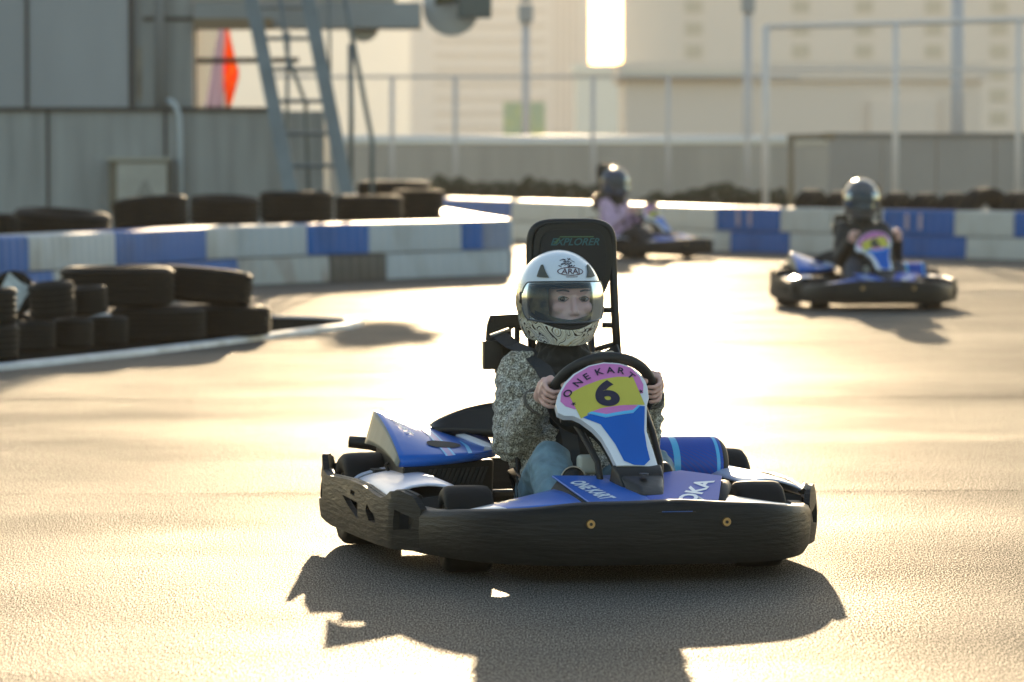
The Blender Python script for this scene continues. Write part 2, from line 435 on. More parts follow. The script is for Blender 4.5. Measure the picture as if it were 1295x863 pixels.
    pts = [(-.165, 1.29, .63), (-.135, 1.235, .60), (-.108, 1.14, .585), (-.085, 1.055, .545), (-.06, 1.02, .49), (-.035, 1.0, .42), (-.02, .97, .34), (-.01, .95, .25)]
    m = MB(); secs = []
    for i, p in enumerate(pts):
        p = V(p); a = V(pts[max(0, i - 1)]); b = V(pts[min(len(pts) - 1, i + 1)]); t = (b - a).normalized()
        sd_ = V((1, -.25, .1)); sd_ = (sd_ - t * sd_.dot(t)).normalized(); nn = t.cross(sd_)
        secs.append([p - sd_ * .023, p + sd_ * .023, p + sd_ * .023 + nn * .003, p - sd_ * .023 + nn * .003])
    m.sweep(secs); m.build('seat_belt', belt, root)

def engine_cover(root, detail):
    # bright shell: left skirt + sloping top
    def top(u, v, o=0.):
        x = -.520 + .317 * u; y = 1.0 + .15 * u * u + (.40 - .05 * u) * v
        zr = .402 - .105 * u ** 1.15; zf = .281 + .016 * u * u
        z = zf + (zr - zf) * (v ** .86) + .010 * sin(pi * v) * (1 - u * .5) - .012 * max(0, .12 - u) / .12 * 0
        return V((x, y - o * .5, z + o))
    m = MB(); m.grid(lambda u, v: top(u, v), 18, 14)
    # front rolled edge
    m.grid(lambda u, v: top(u, 0) + V((0, .006 * v, -.022 * v)), 18, 2)
    cov = m.build('engine_cover', BLUE, root, smooth=True, merge=.0002, angle=45)
    s_ = cov.modifiers.new('s', 'SOLIDIFY'); s_.thickness = .006; s_.offset = -1
    m = MB()
    m.grid(lambda u, v: V((-.522 - .028 * v * (.3 + .7 * u), 1.0 + .41 * u, top(0, u).z + .001 - (.02 + .08 * u) * v)), 12, 6)
    sk = m.build('cover_skirt', WHTD, root, smooth=True); s_ = sk.modifiers.new('s', 'SOLIDIFY'); s_.thickness = .006
    # body beneath with slanted cooling fins
    m = MB(); m.hexa([(-.50, 1.02, .12), (-.215, 1.14, .12), (-.215, 1.5, .12), (-.50, 1.5, .12), (-.51, 1.005, .262), (-.21, 1.14, .268), (-.21, 1.5, .30), (-.50, 1.5, .33)])
    eb = m.build('engine', BLK, root, bevel=.01)
    m = MB()
    for i in range(13):
        x = -.43 + .0155 * i; yb = 1.012 + (x + .51) * .45
        m.hexa([(x - .016, yb - .012, .195), (x - .009, yb - .012, .195), (x - .009, yb + .01, .195), (x - .016, yb + .01, .195), (x + .006, yb - .014, .248), (x + .013, yb - .014, .248), (x + .013, yb + .01, .248), (x + .006, yb + .01, .248)])
    m.build('cooling_fins', BLKM, eb)
    m = MB()
    m.tube([(-.56, 1.62, .295), (-.50, 1.60, .29), (-.44, 1.55, .27)], [.018, .02, .016], 14); m.build('exhaust', BLK, root, smooth=True)
    m = MB()
    rnd = random.Random(3)
    for i in range(7):
        a = V((-.50 + rnd.uniform(-.03, .1), 1.2 + rnd.uniform(-.05, .2), .13 + rnd.uniform(0, .05))); b = a + V((rnd.uniform(-.08, .1), rnd.uniform(.02, .2), rnd.uniform(.02, .10)))
        m.tube([a, (a + b) / 2 + V((-.03, 0, .03)), b], .005, 6)
    m.box((-.53, 1.30, .20), (.04, .12, .07)); m.box((-.545, 1.12, .19), (.03, .05, .05))
    m.build('cables', BLKM, root)
    # decals
    def sm(us, vs_): return [(us[0], vs_[0]), (us[1], vs_[0]), (us[3], vs_[1]), (us[2], vs_[1])]
    fm = lambda o: (lambda u, v, t: top(u, v, o))
    m = MB(); cut = [(1, [i / 12 for i in range(1, 12)]), (0, [i / 12 for i in range(1, 12)])]
    m.plate([(.455, .01), (.475, .01), (.345, .97), (.325, .97)], [], fm(.0016), 0, cut, 0, False)
    m.plate([(.53, .01), (.555, .01), (.445, .97), (.425, .97)], [], fm(.0016), 0, cut, 0, False)
    m.plate([(.475, .01), (.53, .01), (.425, .97), (.345, .97)], [], fm(.0014), 0, cut, 1, False)
    m.plate([(.69, .01), (.735, .01), (.755, .25), (.72, .45), (.70, .45), (.715, .25)], [], fm(.0016), 0, cut, 0, False)
    m.plate([(.86, .02), (.99, .01), (.99, .98), (.93, .98), (.95, .5), (.93, .2)], [], fm(.0016), 0, cut, 2, False)
    lil = mat('lilac vinyl', (.28, .22, .52), .35)
    m.build('cover_stripes', [CYAN, lil, WHT], cov)
    m = MB(); ov = [(.50 + .175 * abs(cos(a)) ** .7 * (1 if cos(a) > 0 else -1), .27 + .085 * sin(a)) for a in [2 * pi * i / 28 for i in range(28)]]
    m.plate(ov, [], fm(.0022), 0, cut, 0, False); m.build('cover_slot', BLKM, cov)
    if detail:
        m = MB(); put_text(m, 'KART', .16, lambda x, y: top(.17 + x * .62, .62 + y * 1.0, .002), rot=R(90) * -1 + .35, bold=.004)
        m.build('cover_lettering', WPRINT, cov)
    # second panel between cover and seat
    def pn(u, v):
        a = V((-.325, 1.45, .347)).lerp(V((-.203, 1.16, .292)), u); b = V((-.325, 1.47, .350)).lerp(V((-.19, 1.36, .327)), u)
        return a.lerp(b, v) + V((0, 0, .012 * sin(pi * u) * v + .006 * sin(pi * v)))
    m = MB(); m.grid(pn, 14, 10, mf=lambda u, v: 1 if (.28 < v < .84 and .22 < u) else 0)
    p = m.build('inner_side_panel', [WHT, NAVY], root, smooth=True); s_ = p.modifiers.new('s', 'SOLIDIFY'); s_.thickness = .012

def side_pod(root, side, blue_tank):
    def prof(u):   # across, outer to inner
        return ((.612, .180), (.606, .200), (.585, .212), (.54, .224), (.49, .233), (.45, .236), (.415, .226))
    def pod(y0, y1, nu, hgt, front):
        P = prof(0)
        def f(u, v):
            k = v * (len(P) - 1); i = min(int(k), len(P) - 2); t = k - i
            x = P[i][0] + (P[i + 1][0] - P[i][0]) * t; z = P[i][1] + (P[i + 1][1] - P[i][1]) * t
            y = y0 + (y1 - y0) * u
            z += hgt(y) * .4 * sin(pi * min(1, v * .95 + .05)) ** .7
            if front:                                       # front edge hollowed for the wheel
                q = max(0, 1 - u / .25)
                y += .10 * q * sin(pi * v) ** 2
                z -= .015 * q * q * (1 - sin(pi * v))
            return V((side * x, y, z))
        return f
    m = MB(); m.grid(pod(.60, 1.25, 22, lambda y: .026 * sin(pi * min(1, max(0, (y - .55) / .8))), True), 22, 14)
    a = m.build('side_pod', PODM, root, smooth=True); s_ = a.modifiers.new('s', 'SOLIDIFY'); s_.thickness = .006
    m = MB(); m.grid(pod(1.275, 1.50, 8, lambda y: .02, False), 8, 14)
    a = m.build('rear_pod', PODM, root, smooth=True); s_ = a.modifiers.new('s', 'SOLIDIFY'); s_.thickness = .006
    # dark inner liner behind the wheel
    m = MB(); m.hexa([(side * .41, .62, .07), (side * .60, .62, .07), (side * .60, 1.45, .07), (side * .41, 1.45, .07), (side * .425, .66, .205), (side * .595, .66, .185), (side * .595, 1.45, .19), (side * .425, 1.45, .21)])
    m.build('pod_liner', BLKM, root)

def fuel_cover(root):
    m = MB(); N = 18
    def f(u, v):
        x = .255 + .215 * u; a = pi * (1.15 - 1.25 * v); r = .083 - (.02 * max(0, (u - .86) / .14) ** 2)
        return V((x, 1.12 - .02 * u - r * cos(a) * -1.35 * -1, .250 + r * sin(a)))
    m.grid(f, 22, N, mf=lambda u, v: 1 if .22 < u < .34 or .83 < u < .88 else (2 if u > .93 else 0))
    o = m.build('fuel_tank_cover', [BLUEP, CYAN, BLKM], root, smooth=True)
    m = MB(); m.lathe([(.0, .012), (.05, .011), (.066, .0), (.066, -.02)], 26, 'x', (.47, 1.10, .250)); m.build('tank_cap', mat('dusty brown plastic', (.16, .10, .07), .6), o, smooth=True)
    m = MB(); m.box((.36, 1.12, .13), (.20, .16, .12)); m.build('fuel_tank', BLKM, root, bevel=.02)

def fairing(root, detail):
    def pl(pts, mi, mb): mb.poly(pts, mi)
    def plane3(A, B, D):
        n = (V(B) - V(A)).cross(V(D) - V(A)).normalized(); n = n if n.z > 0 else -n
        return (lambda x, y, o=0.: V((x, y, A[2] - (n.x * (x - A[0]) + n.y * (y - A[1])) / n.z)) + n * o), n
    PL, nL = plane3((-.18, .5, .265), (.033, .25, .222), (-.151, .12, .213)); PR, nR = plane3((.193, .512, .274), (.20, .12, .204), (.033, .25, .222))
    m = MB()
    for pts, P_, k in (([(-.178, .50), (-.151, .13), (.034, .06), (.034, .25), (-.030, .52)], PL, 0), ([(.034, .06), (.205, .115), (.298, .43), (.198, .51), (.135, .49), (.034, .25)], PR, 1)):
        m.plate(pts, [], lambda u, v, t: P_(u, v, t - .006), .006, None, k)
    m.poly([PL(.034, .25), PR(.135, .49), (.05, .56, .262), PL(-.03, .52)], 0)
    o = m.build('front_fairing', [BLUE, BLUEP], root, bevel=.002)
    # left and right wings over the front wheels' feet
    for side in (-1, 1):
        m = MB()
        def wing(u, v, side=side):
            a = V((.165, .13, .208)).lerp(V((.42, .245, .188)), u); b = V((.19, .42, .232)).lerp(V((.50, .33, .176)), u)
            return (lambda q: V((side * q.x, q.y, q.z + .008 * sin(pi * v))))(a.lerp(b, v))
        m.grid(wing, 12, 6, mf=(lambda u, v: 1 if (u > .72 or (v > .7 and u > .45)) else 0) if side < 0 else (lambda u, v: 1))
        wgo = m.build('fairing_wing', [BLUE, WHT], root, smooth=True); s_ = wgo.modifiers.new('s', 'SOLIDIFY'); s_.thickness = .006
    m = MB(); m.poly([(-.165, .485, .252), (-.205, .44, .215), (-.165, .15, .198), (-.152, .13, .205)]); m.build('fairing_opening', BLKM, root)
    # rounded inner edge on the image-right
    m = MB(); m.tube([(.21, .125, .195), (.30, .40, .235), (.296, .46, .235)], [.012, .018, .012], 10); m.build('fairing_edge', BLKM, root, smooth=True)
    if detail:
        def on(P_, O2, e2, sx):
            e = V((e2[0], e2[1], 0)).normalized(); f = V((-e.y, e.x, 0))
            return lambda x, y: P_(O2[0] + e.x * x * sx + f.x * y, O2[1] + e.y * x * sx + f.y * y, .0015)
        g1 = on(PL, (-.106, .305), (.050, -.266), 1.0)
        m = MB(); put_text(m, 'ONE KART', .104, lambda x, y: PL(-.106 + .050 * x / .266 * .80 + y * .62, .305 - x * .80 + y * .42, .0015), bold=.0045, sx=.56); m.build('fairing_lettering', WPRINT, o)
        m = MB(); put_text(m, 'OKA', .108, lambda x, y: PR(.182 + .084 * x / .155 * 1.0 - y * .52, .275 + x * 1.0 + y * .40, .0015), bold=.0035, sx=.95)
        m.build('fairing_lettering', WPRINT, o)

def nose_panel(root, detail, num='6'):
    O = V((.054, .42, .293)); A = V((1, 0, 0)); U = V((0, .24, .28)).normalized(); n = A.cross(U); n = n if n.y < 0 else -n
    def fm(off):
        return lambda a, b, t=0.: O + A * a + U * b + n * (off + t - 1.1 * (a + .03) ** 2)
    border = [(-.0627, .0038), (.0595, .0016), (.052, .07), (.0446, .1281), (.0606, .2216), (.0711, .2476), (.074, .29), (.070, .312), (.0566, .3351), (.0346, .3562), (.0019, .3673), (-.0447, .3715), (-.0889, .3631), (-.1351, .3399), (-.1646, .3139), (-.1869, .2774),
              (-.1979, .2462), (-.196, .2149), (-.180, .200), (-.1567, .1935), (-.1379, .1776), (-.1095, .1409), (-.0896, .1044), (-.0729, .0475)]
    cut = [(0, [-.16, -.13, -.10, -.07, -.04, -.01, .02, .05])]
    m = MB(); m.plate(border, [], fm(-.022), .022, cut); base = m.build('nose_panel', WHT, root, bevel=.004, seg=3)
    pink = [(.0554, .2636), (.062, .295), (.0545, .3232), (.0343, .3507), (.0017, .3620), (-.045, .3660), (-.0893, .3575), (-.1325, .3342), (-.1600, .308), (-.1769, .2828), (-.1844, .2512), (-.1726, .2302), (-.1494, .2142)]
    yel = [(-.159, .2708), (-.11, .292), (-.0626, .3079), (-.015, .3170), (.034, .3192), (.0542, .2217), (-.0089, .2147), (-.0742, .2053), (-.1377, .1786)]
    pk2 = [(-.1053, .1969), (-.0785, .2060), (-.0089, .2152), (.034, .2167), (.0143, .1987), (-.0647, .1843)]
    cy = [(-.1053, .1975), (-.0647, .1843), (.0143, .1987), (.0342, .2177), (.0403, .2166), (.0148, .1883), (-.0686, .1724), (-.1165, .1929)]
    bl = [(-.1165, .1929), (-.0686, .1724), (.0148, .1883), (.034, .2157), (.0532, .2165), (.045, .17), (.0371, .1282), (.0355, .07), (.0379, .025), (.0173, .0033), (-.0122, .0038), (-.0393, .0187), (-.0555, .078), (-.0867, .1509), (-.133, .1817)]
    m = MB()
    for k, (q, off) in enumerate(((pink, .0008), (yel, .0016), (bl, .0014), (pk2, .0022), (cy, .0026))):
        m.plate(q, [], fm(off), 0, cut, k, False)
    m.build('number_sticker', [PINK, YEL, BLUE, PINK, CYAN], base)
    if detail:
        m = MB(); put_text(m, num, .115, lambda x, y: fm(.003)(x, y), rot=.04, at=(-.0531, .2580), bold=.0052, sx=1.18, shear=0)
        m.build('race_number', INK, base)
        one = [(-.1634, .2751), (-.1306, .3065), (-.1030, .3243), (-.0647, .3380), (-.0322, .3422), (.0003, .3404), (.0266, .3246), (.0491, .2937)]
        m = MB()
        for i, (ch, q) in enumerate(zip('ONEKART', one[:3] + one[3:])):
            a = one[max(0, i - 1)]; b = one[min(7, i + 1)]
            rot = atan2(b[1] - a[1], b[0] - a[0])
            put_text(m, ch, .031, lambda x, y: fm(.0028)(x, y), rot=rot, at=(q[0] + .002, q[1] - .002), bold=.0006, sx=1.1)
        vv = [(-.1507 + .008 * (1 if k % 2 else .4) * cos(2 * pi * k / 10), .2331 + .008 * (1 if k % 2 else .4) * sin(2 * pi * k / 10)) for k in range(10)]
        vs1 = vv
        vv = [(.0500 + .008 * (1 if k % 2 else .4) * cos(2 * pi * k / 10), .268 + .008 * (1 if k % 2 else .4) * sin(2 * pi * k / 10)) for k in range(10)]
        m.build('panel_lettering', INK, base)
        for q in (vs1, vv):
            m = MB(); m.plate(q, [], fm(.0028), 0, None, 0, False); m.build('panel_star', INK, base)
    # supports: dark shell behind the panel, foot bracket, side tubes
    m = MB()
    sh = [(p[0] * .93, p[1] * .95 + .004) for p in border]
    m.plate(sh, [], fm(-.047), .023, cut); m.build('panel_backing', BLK, root, bevel=.005)
    m = MB(); m.hexa([(.00, .33, .205), (.11, .33, .205), (.13, .46, .215), (-.03, .46, .215), (-.012, .385, .275), (.118, .385, .275), (.125, .44, .298), (-.02, .44, .298)])
    m.hexa([(.02, .25, .222), (.09, .25, .222), (.11, .34, .225), (.0, .34, .225), (.03, .30, .245), (.085, .30, .245), (.118, .39, .272), (-.012, .39, .272)])
    m.build('panel_bracket', BLK, root, bevel=.008)
    m = MB(); m.lathe([(0, -.004), (.012, -.004), (.014, .002)], 16, 'z', (.055, .36, .275)); m.build('bracket_bolt', STEEL, root)
    m = MB()
    m.tube([(-.045, .44, .20), (-.045, .50, .30), (-.075, .58, .38), (-.10, .66, .44)], .010, 8)
    m.tube([(.125, .44, .20), (.135, .50, .30), (.128, .56, .38), (.125, .66, .45)], .010, 8)
    m.build('panel_stay', BLK, root, smooth=True)

WHC = V((.031, .78, .475)); WT = R(40); WU = V((0, -sin(WT), cos(WT))); WN = V((0, -cos(WT), -sin(WT))) * 1.0   # rim up vector, normal towards the nose
def steering(root):
    m = MB(); m.tube([WHC + V((1, 0, 0)) * .147 * cos(a) + WU * .147 * sin(a) for a in [2 * pi * i / 56 for i in range(56)]], .0155, 12, closed=True)
    sw = m.build('steering_wheel', mat('steering wheel grip', (.012, .012, .011), .55, bump=.001, bscale=120), root, smooth=True)
    m = MB()
    for a in (R(200), R(340), R(90), R(270)):
        m.tube([WHC, WHC + V((1, 0, 0)) * .14 * cos(a) + WU * .14 * sin(a)], .010, 8, flat=.45)
    m.lathe([(.0, -.02), (.04, -.016), (.045, 0), (.03, .03), (0, .03)], 20, 'y', WHC)
    m.build('steering_hub', BLK, sw, smooth=True)
    m = MB(); m.tube([WHC, (.03, .52, .27), (.03, .35, .10)], .011, 10); m.build('steering_column', STEEL, root)

def make_kart(detail, num):
    root = empty('go_kart')
    front_bumper(root)
    for s in (-1, 1):
        side_bumper(root, s); side_pod(root, s, s > 0)
        wheel(root, 'front_wheel', s * .420 - .012, .462, .122, .135, R(-4))
        wheel(root, 'rear_wheel', s * .53, 1.42, .138, .18)
        m = MB(); m.tube([(s * .35, .46, .12), (s * .2, .46, .09)], .012, 8); m.tube([(s * .36, .43, .12), (s * .05, .46, .10)], .006, 6); m.build('steering_arm', STEEL, root)
    m = MB(); path = [(-.60, 1.62), (-.56, 1.70), (-.45, 1.74), (0, 1.75), (.45, 1.74), (.56, 1.70), (.60, 1.62)]
    m.sweep([[(x, y, .10), (x * 1.02, y + .03, .12), (x * 1.02, y + .03, .22), (x, y, .235)] for x, y in path]); m.build('rear_bumper', BUMPER, root, bevel=.008)
    m = MB()
    for s in (-1, 1):
        m.tube([(s * .12, .12, .075), (s * .30, .30, .07), (s * .33, .55, .065), (s * .30, .9, .065), (s * .32, 1.5, .08), (s * .30, 1.68, .11)], .016, 10)
        m.tube([(s * .31, .6, .065), (s * .56, .66, .08), (s * .58, 1.2, .08), (s * .32, 1.28, .065)], .011, 8)
        m.tube([(s * .18, .14, .09), (s * .30, .06 + .06, .12), (s * .40, .24, .13)], .011, 8)
    m.tube([(-.6, 1.42, .138), (.6, 1.42, .138)], .02, 12); m.tube([(-.32, 1.45, .08), (.32, 1.45, .08)], .014, 8); m.tube([(-.3, .3, .07), (.3, .3, .07)], .014, 8)
    m.build('frame', BLK, root, smooth=True)
    m = MB(); m.plate([(-.30, .16), (.30, .16), (.33, .5), (.30, .92), (-.30, .92), (-.33, .5)], [], lambda u, v, t: V((u, v, .045 + t)), .004); m.build('floor_tray', BLKM, root)
    seat_and_rest(root, detail); engine_cover(root, detail); fuel_cover(root); fairing(root, detail); nose_panel(root, detail, num); steering(root)
    m = MB(); m.box((-.052, .60, .287), (.060, .04, .056)); m.build('brake_reservoir', mat('translucent white tank', (.42, .43, .38), .5), root, bevel=.012, seg=3)
    m = MB(); m.lathe([(0, -.016), (.024, -.014), (.033, -.002), (.035, .01), (.0, .012)], 26, 'y', (-.105, .55, .250)); m.build('horn', BLK, root, smooth=True)
    m = MB(); m.tube([V((-.105, .548, .250)) + V((cos(a), 0, sin(a))) * .0355 for a in [2 * pi * i / 28 for i in range(28)]], .0022, 6, closed=True); m.build('horn_ring', STEEL, root)
    m = MB(); m.lathe([(0, -.016), (.018, -.014), (.025, -.002), (.026, .01), (0, .012)], 22, 'y', (.155, .53, .270)); m.build('cap', BLK, root, smooth=True)
    for s in (-1, 1):
        m = MB(); m.box((s * .16 - .02, .33, .15), (.07, .01, .09), M.Rotation(R(-20), 3, 'X')); m.tube([(s * .16 - .02, .34, .12), (s * .16 - .02, .34, .06)], .008, 6); m.build('pedal', STEEL, root)
    return root

# ------------------------------------------------------------------ driver
def cap(bm, p0, p1, r0, r1, n=14):
    p0, p1 = V(p0), V(p1); d = p1 - p0; L = max(d.length, 1e-5); q = d.to_track_quat('Z', 'Y').to_matrix()
    prof = []
    for i in range(6): a = -pi / 2 + pi / 2 * i / 5; prof.append((r0 * cos(a), r0 * sin(a)))
    for i in range(6): a = pi / 2 * i / 5; prof.append((r1 * cos(a), L + r1 * sin(a)))
    rings = []
    for (r, h) in prof[1:-1]:
        rings.append([bm.verts.new(p0 + q @ V((r * cos(2 * pi * j / n), r * sin(2 * pi * j / n), h))) for j in range(n)])
    for A, B in zip(rings, rings[1:]):
        for j in range(n): bm.faces.new([A[j], A[(j + 1) % n], B[(j + 1) % n], B[j]])
    for ring, tip in ((rings[0], V((0, 0, -r0))), (rings[-1], V((0, 0, L + r1)))):
        t = bm.verts.new(p0 + q @ tip)
        for j in range(n): bm.faces.new([ring[j], ring[(j + 1) % n], t] if ring is rings[-1] else [ring[(j + 1) % n], ring[j], t])
def chain(bm, pts, n=14):
    for (a, ra), (b, rb) in zip(pts, pts[1:]): cap(bm, a, b, ra, rb, n)
def ell(bm, c, r, rot=None, n=3):
    g = bmesh.ops.create_icosphere(bm, subdivisions=n, radius=1)
    m = rot if rot else M.Identity(3)
    for v in g['verts']: v.co = V(c) + m @ V((v.co.x * r[0], v.co.y * r[1], v.co.z * r[2]))
def blend(bm, name, mats, parent, voxel, it=3, shift=(0, 0, 0), disp=None):
    """one continuous skin grown over overlapping limb shapes"""
    me = bpy.data.meshes.new('tmp'); bmesh.ops.recalc_face_normals(bm, faces=bm.faces); bm.to_mesh(me); bm.free()
    o = bpy.data.objects.new('tmp', me); COL.objects.link(o)
    r = o.modifiers.new('r', 'REMESH'); r.mode = 'VOXEL'; r.voxel_size = voxel; r.use_smooth_shade = True
    s = o.modifiers.new('s', 'SMOOTH'); s.iterations = it; s.factor = .5
    dg = bpy.context.evaluated_depsgraph_get(); dg.update()
    m2 = bpy.data.meshes.new_from_object(o.evaluated_get(dg)); bpy.data.objects.remove(o); bpy.data.meshes.remove(me)
    if disp:
        m2.update()
        nn = [v.normal.copy() for v in m2.vertices]
        for v, nv in zip(m2.vertices, nn): v.co = v.co + nv * disp(v.co)
    for v in m2.vertices: v.co = v.co - V(shift)
    m2.name = name; m2.materials.clear()
    for m in (mats if isinstance(mats, (list, tuple)) else [mats]): m2.materials.append(m)
    m2.shade_smooth()
    o = bpy.data.objects.new(name, m2); COL.objects.link(o)
    if parent: o.parent = parent
    return o

SK = mat('skin', (.74, .46, .39), .5, var=.06, vscale=30)
SK.node_tree.nodes['Principled BSDF'].inputs['Subsurface Weight'].default_value = .15
SK.node_tree.nodes['Principled BSDF'].inputs['Subsurface Radius'].default_value = (.01, .004, .002)
HC = V((-.017, 1.13, .742))      # helmet centre
def hs(phi, z, o=0.):
    """point on the helmet shell: azimuth from the front (+ towards image right), height from centre"""
    if z >= 0: r = sqrt(max(0, 1 - (z / .144) ** 2.15))
    else: r = 1 - .23 * (z / -.135) ** 2.0
    fr = cos(phi)
    dep = .150 if fr > 0 else .145
    x = .125 * sin(phi) * r; y = -dep * fr * r
    if fr > 0 and z < -.03: y -= .020 * fr ** 2 * min(1, (-.03 - z) / .06)
    n = V((sin(phi) * max(r, .2), -fr * max(r, .2), z / .144)).normalized()
    return HC + V((x, y, z)) + n * o
def helmet_mat(kind):
    nm = 'helmet ' + kind
    if nm in MATS: return MATS[nm]
    if kind == 'white':
        m = mat(nm, (.70, .74, .78), .22, coat=.6)
        nt = m.node_tree; b = nt.nodes['Principled BSDF']; L = nt.links.new
        tc = N_(m, 'ShaderNodeTexCoord')
        n1 = N_(m, 'ShaderNodeTexNoise'); n1.inputs['Scale'].default_value = 13; n1.inputs['Detail'].default_value = 1.5; n1.inputs['Distortion'].default_value = 2.2
        L(tc.outputs['Object'], n1.inputs['Vector'])
        mm = N_(m, 'ShaderNodeMath'); mm.operation = 'MULTIPLY'; mm.inputs[1].default_value = 6.5; L(n1.outputs[0], mm.inputs[0])
        fr = N_(m, 'ShaderNodeMath'); fr.operation = 'FRACT'; L(mm.outputs[0], fr.inputs[0])
        cr = N_(m, 'ShaderNodeValToRGB'); e = cr.color_ramp.elements; cr.color_ramp.interpolation = 'LINEAR'
        e[0].position = 0; e[0].color = (.035, .025, .018, 1); e[1].position = .22; e[1].color = (.07, .045, .03, 1)
        for p, c in ((.28, (.62, .62, .50, 1)), (.52, (.66, .67, .60, 1)), (.60, (.36, .26, .10, 1)), (.68, (.62, .62, .52, 1)), (.93, (.64, .66, .60, 1))):
            q = e.new(p); q.color = c
        L(fr.outputs[0], cr.inputs[0])
        sx = N_(m, 'ShaderNodeSeparateXYZ'); L(tc.outputs['Object'], sx.inputs[0])
        ax = N_(m, 'ShaderNodeMath'); ax.operation = 'ABSOLUTE'; L(sx.outputs['X'], ax.inputs[0]); zz = N_(m, 'ShaderNodeMath'); zz.operation = 'MULTIPLY_ADD'; zz.inputs[1].default_value = -.95; L(ax.outputs[0], zz.inputs[0]); L(sx.outputs['Z'], zz.inputs[2])
        z = N_(m, 'ShaderNodeMapRange'); z.inputs['From Min'].default_value = -.048; z.inputs['From Max'].default_value = -.072; L(zz.outputs[0], z.inputs['Value'])
        mx = N_(m, 'ShaderNodeMix'); mx.data_type = 'RGBA'; mx.inputs['A'].default_value = (.66, .72, .78, 1)
        L(z.outputs[0], mx.inputs['Factor']); L(cr.outputs[0], mx.inputs['B']); L(mx.outputs['Result'], b.inputs['Base Color'])
        # faint greyish-green scroll on the sides above
        return m
    if kind == 'silver': return mat(nm, (.09, .09, .092), .3, metal=.1, coat=.5)
    return mat(nm, (.02, .022, .03), .25, coat=.5, col2=(.05, .08, .14), vscale=12)
def visor_mat(kind):
    nm = 'visor ' + kind
    if nm in MATS: return MATS[nm]
    m = mat(nm, (0, 0, 0)); nt = m.node_tree; L = nt.links.new; out = nt.nodes['Material Output']; nt.nodes.remove(nt.nodes['Principled BSDF'])
    tr = N_(m, 'ShaderNodeBsdfTransparent'); gl = N_(m, 'ShaderNodeBsdfGlossy'); gl.inputs['Roughness'].default_value = .12
    df = N_(m, 'ShaderNodeBsdfDiffuse'); mx = N_(m, 'ShaderNodeMixShader'); mx2 = N_(m, 'ShaderNodeMixShader'); fn = N_(m, 'ShaderNodeFresnel'); fn.inputs['IOR'].default_value = 1.27 if kind == 'clear' else 1.5
    tint, base, f2 = {'clear': ((.84, .89, .95), (.35, .48, .62), .05), 'mirror': ((.12, .15, .17), (.05, .07, .09), .75)}[kind]
    tr.inputs['Color'].default_value = (*tint, 1); df.inputs['Color'].default_value = (*base, 1); gl.inputs['Color'].default_value = (.85, .95, 1, 1) if kind == 'clear' else (.35, .40, .44, 1)
    mx2.inputs['Fac'].default_value = f2; L(tr.outputs[0], mx2.inputs[1]); L(df.outputs[0], mx2.inputs[2])
    L(fn.outputs[0], mx.inputs['Fac']); L(mx2.outputs[0], mx.inputs[1]); L(gl.outputs[0], mx.inputs[2]); L(mx.outputs[0], out.inputs['Surface'])
    return m

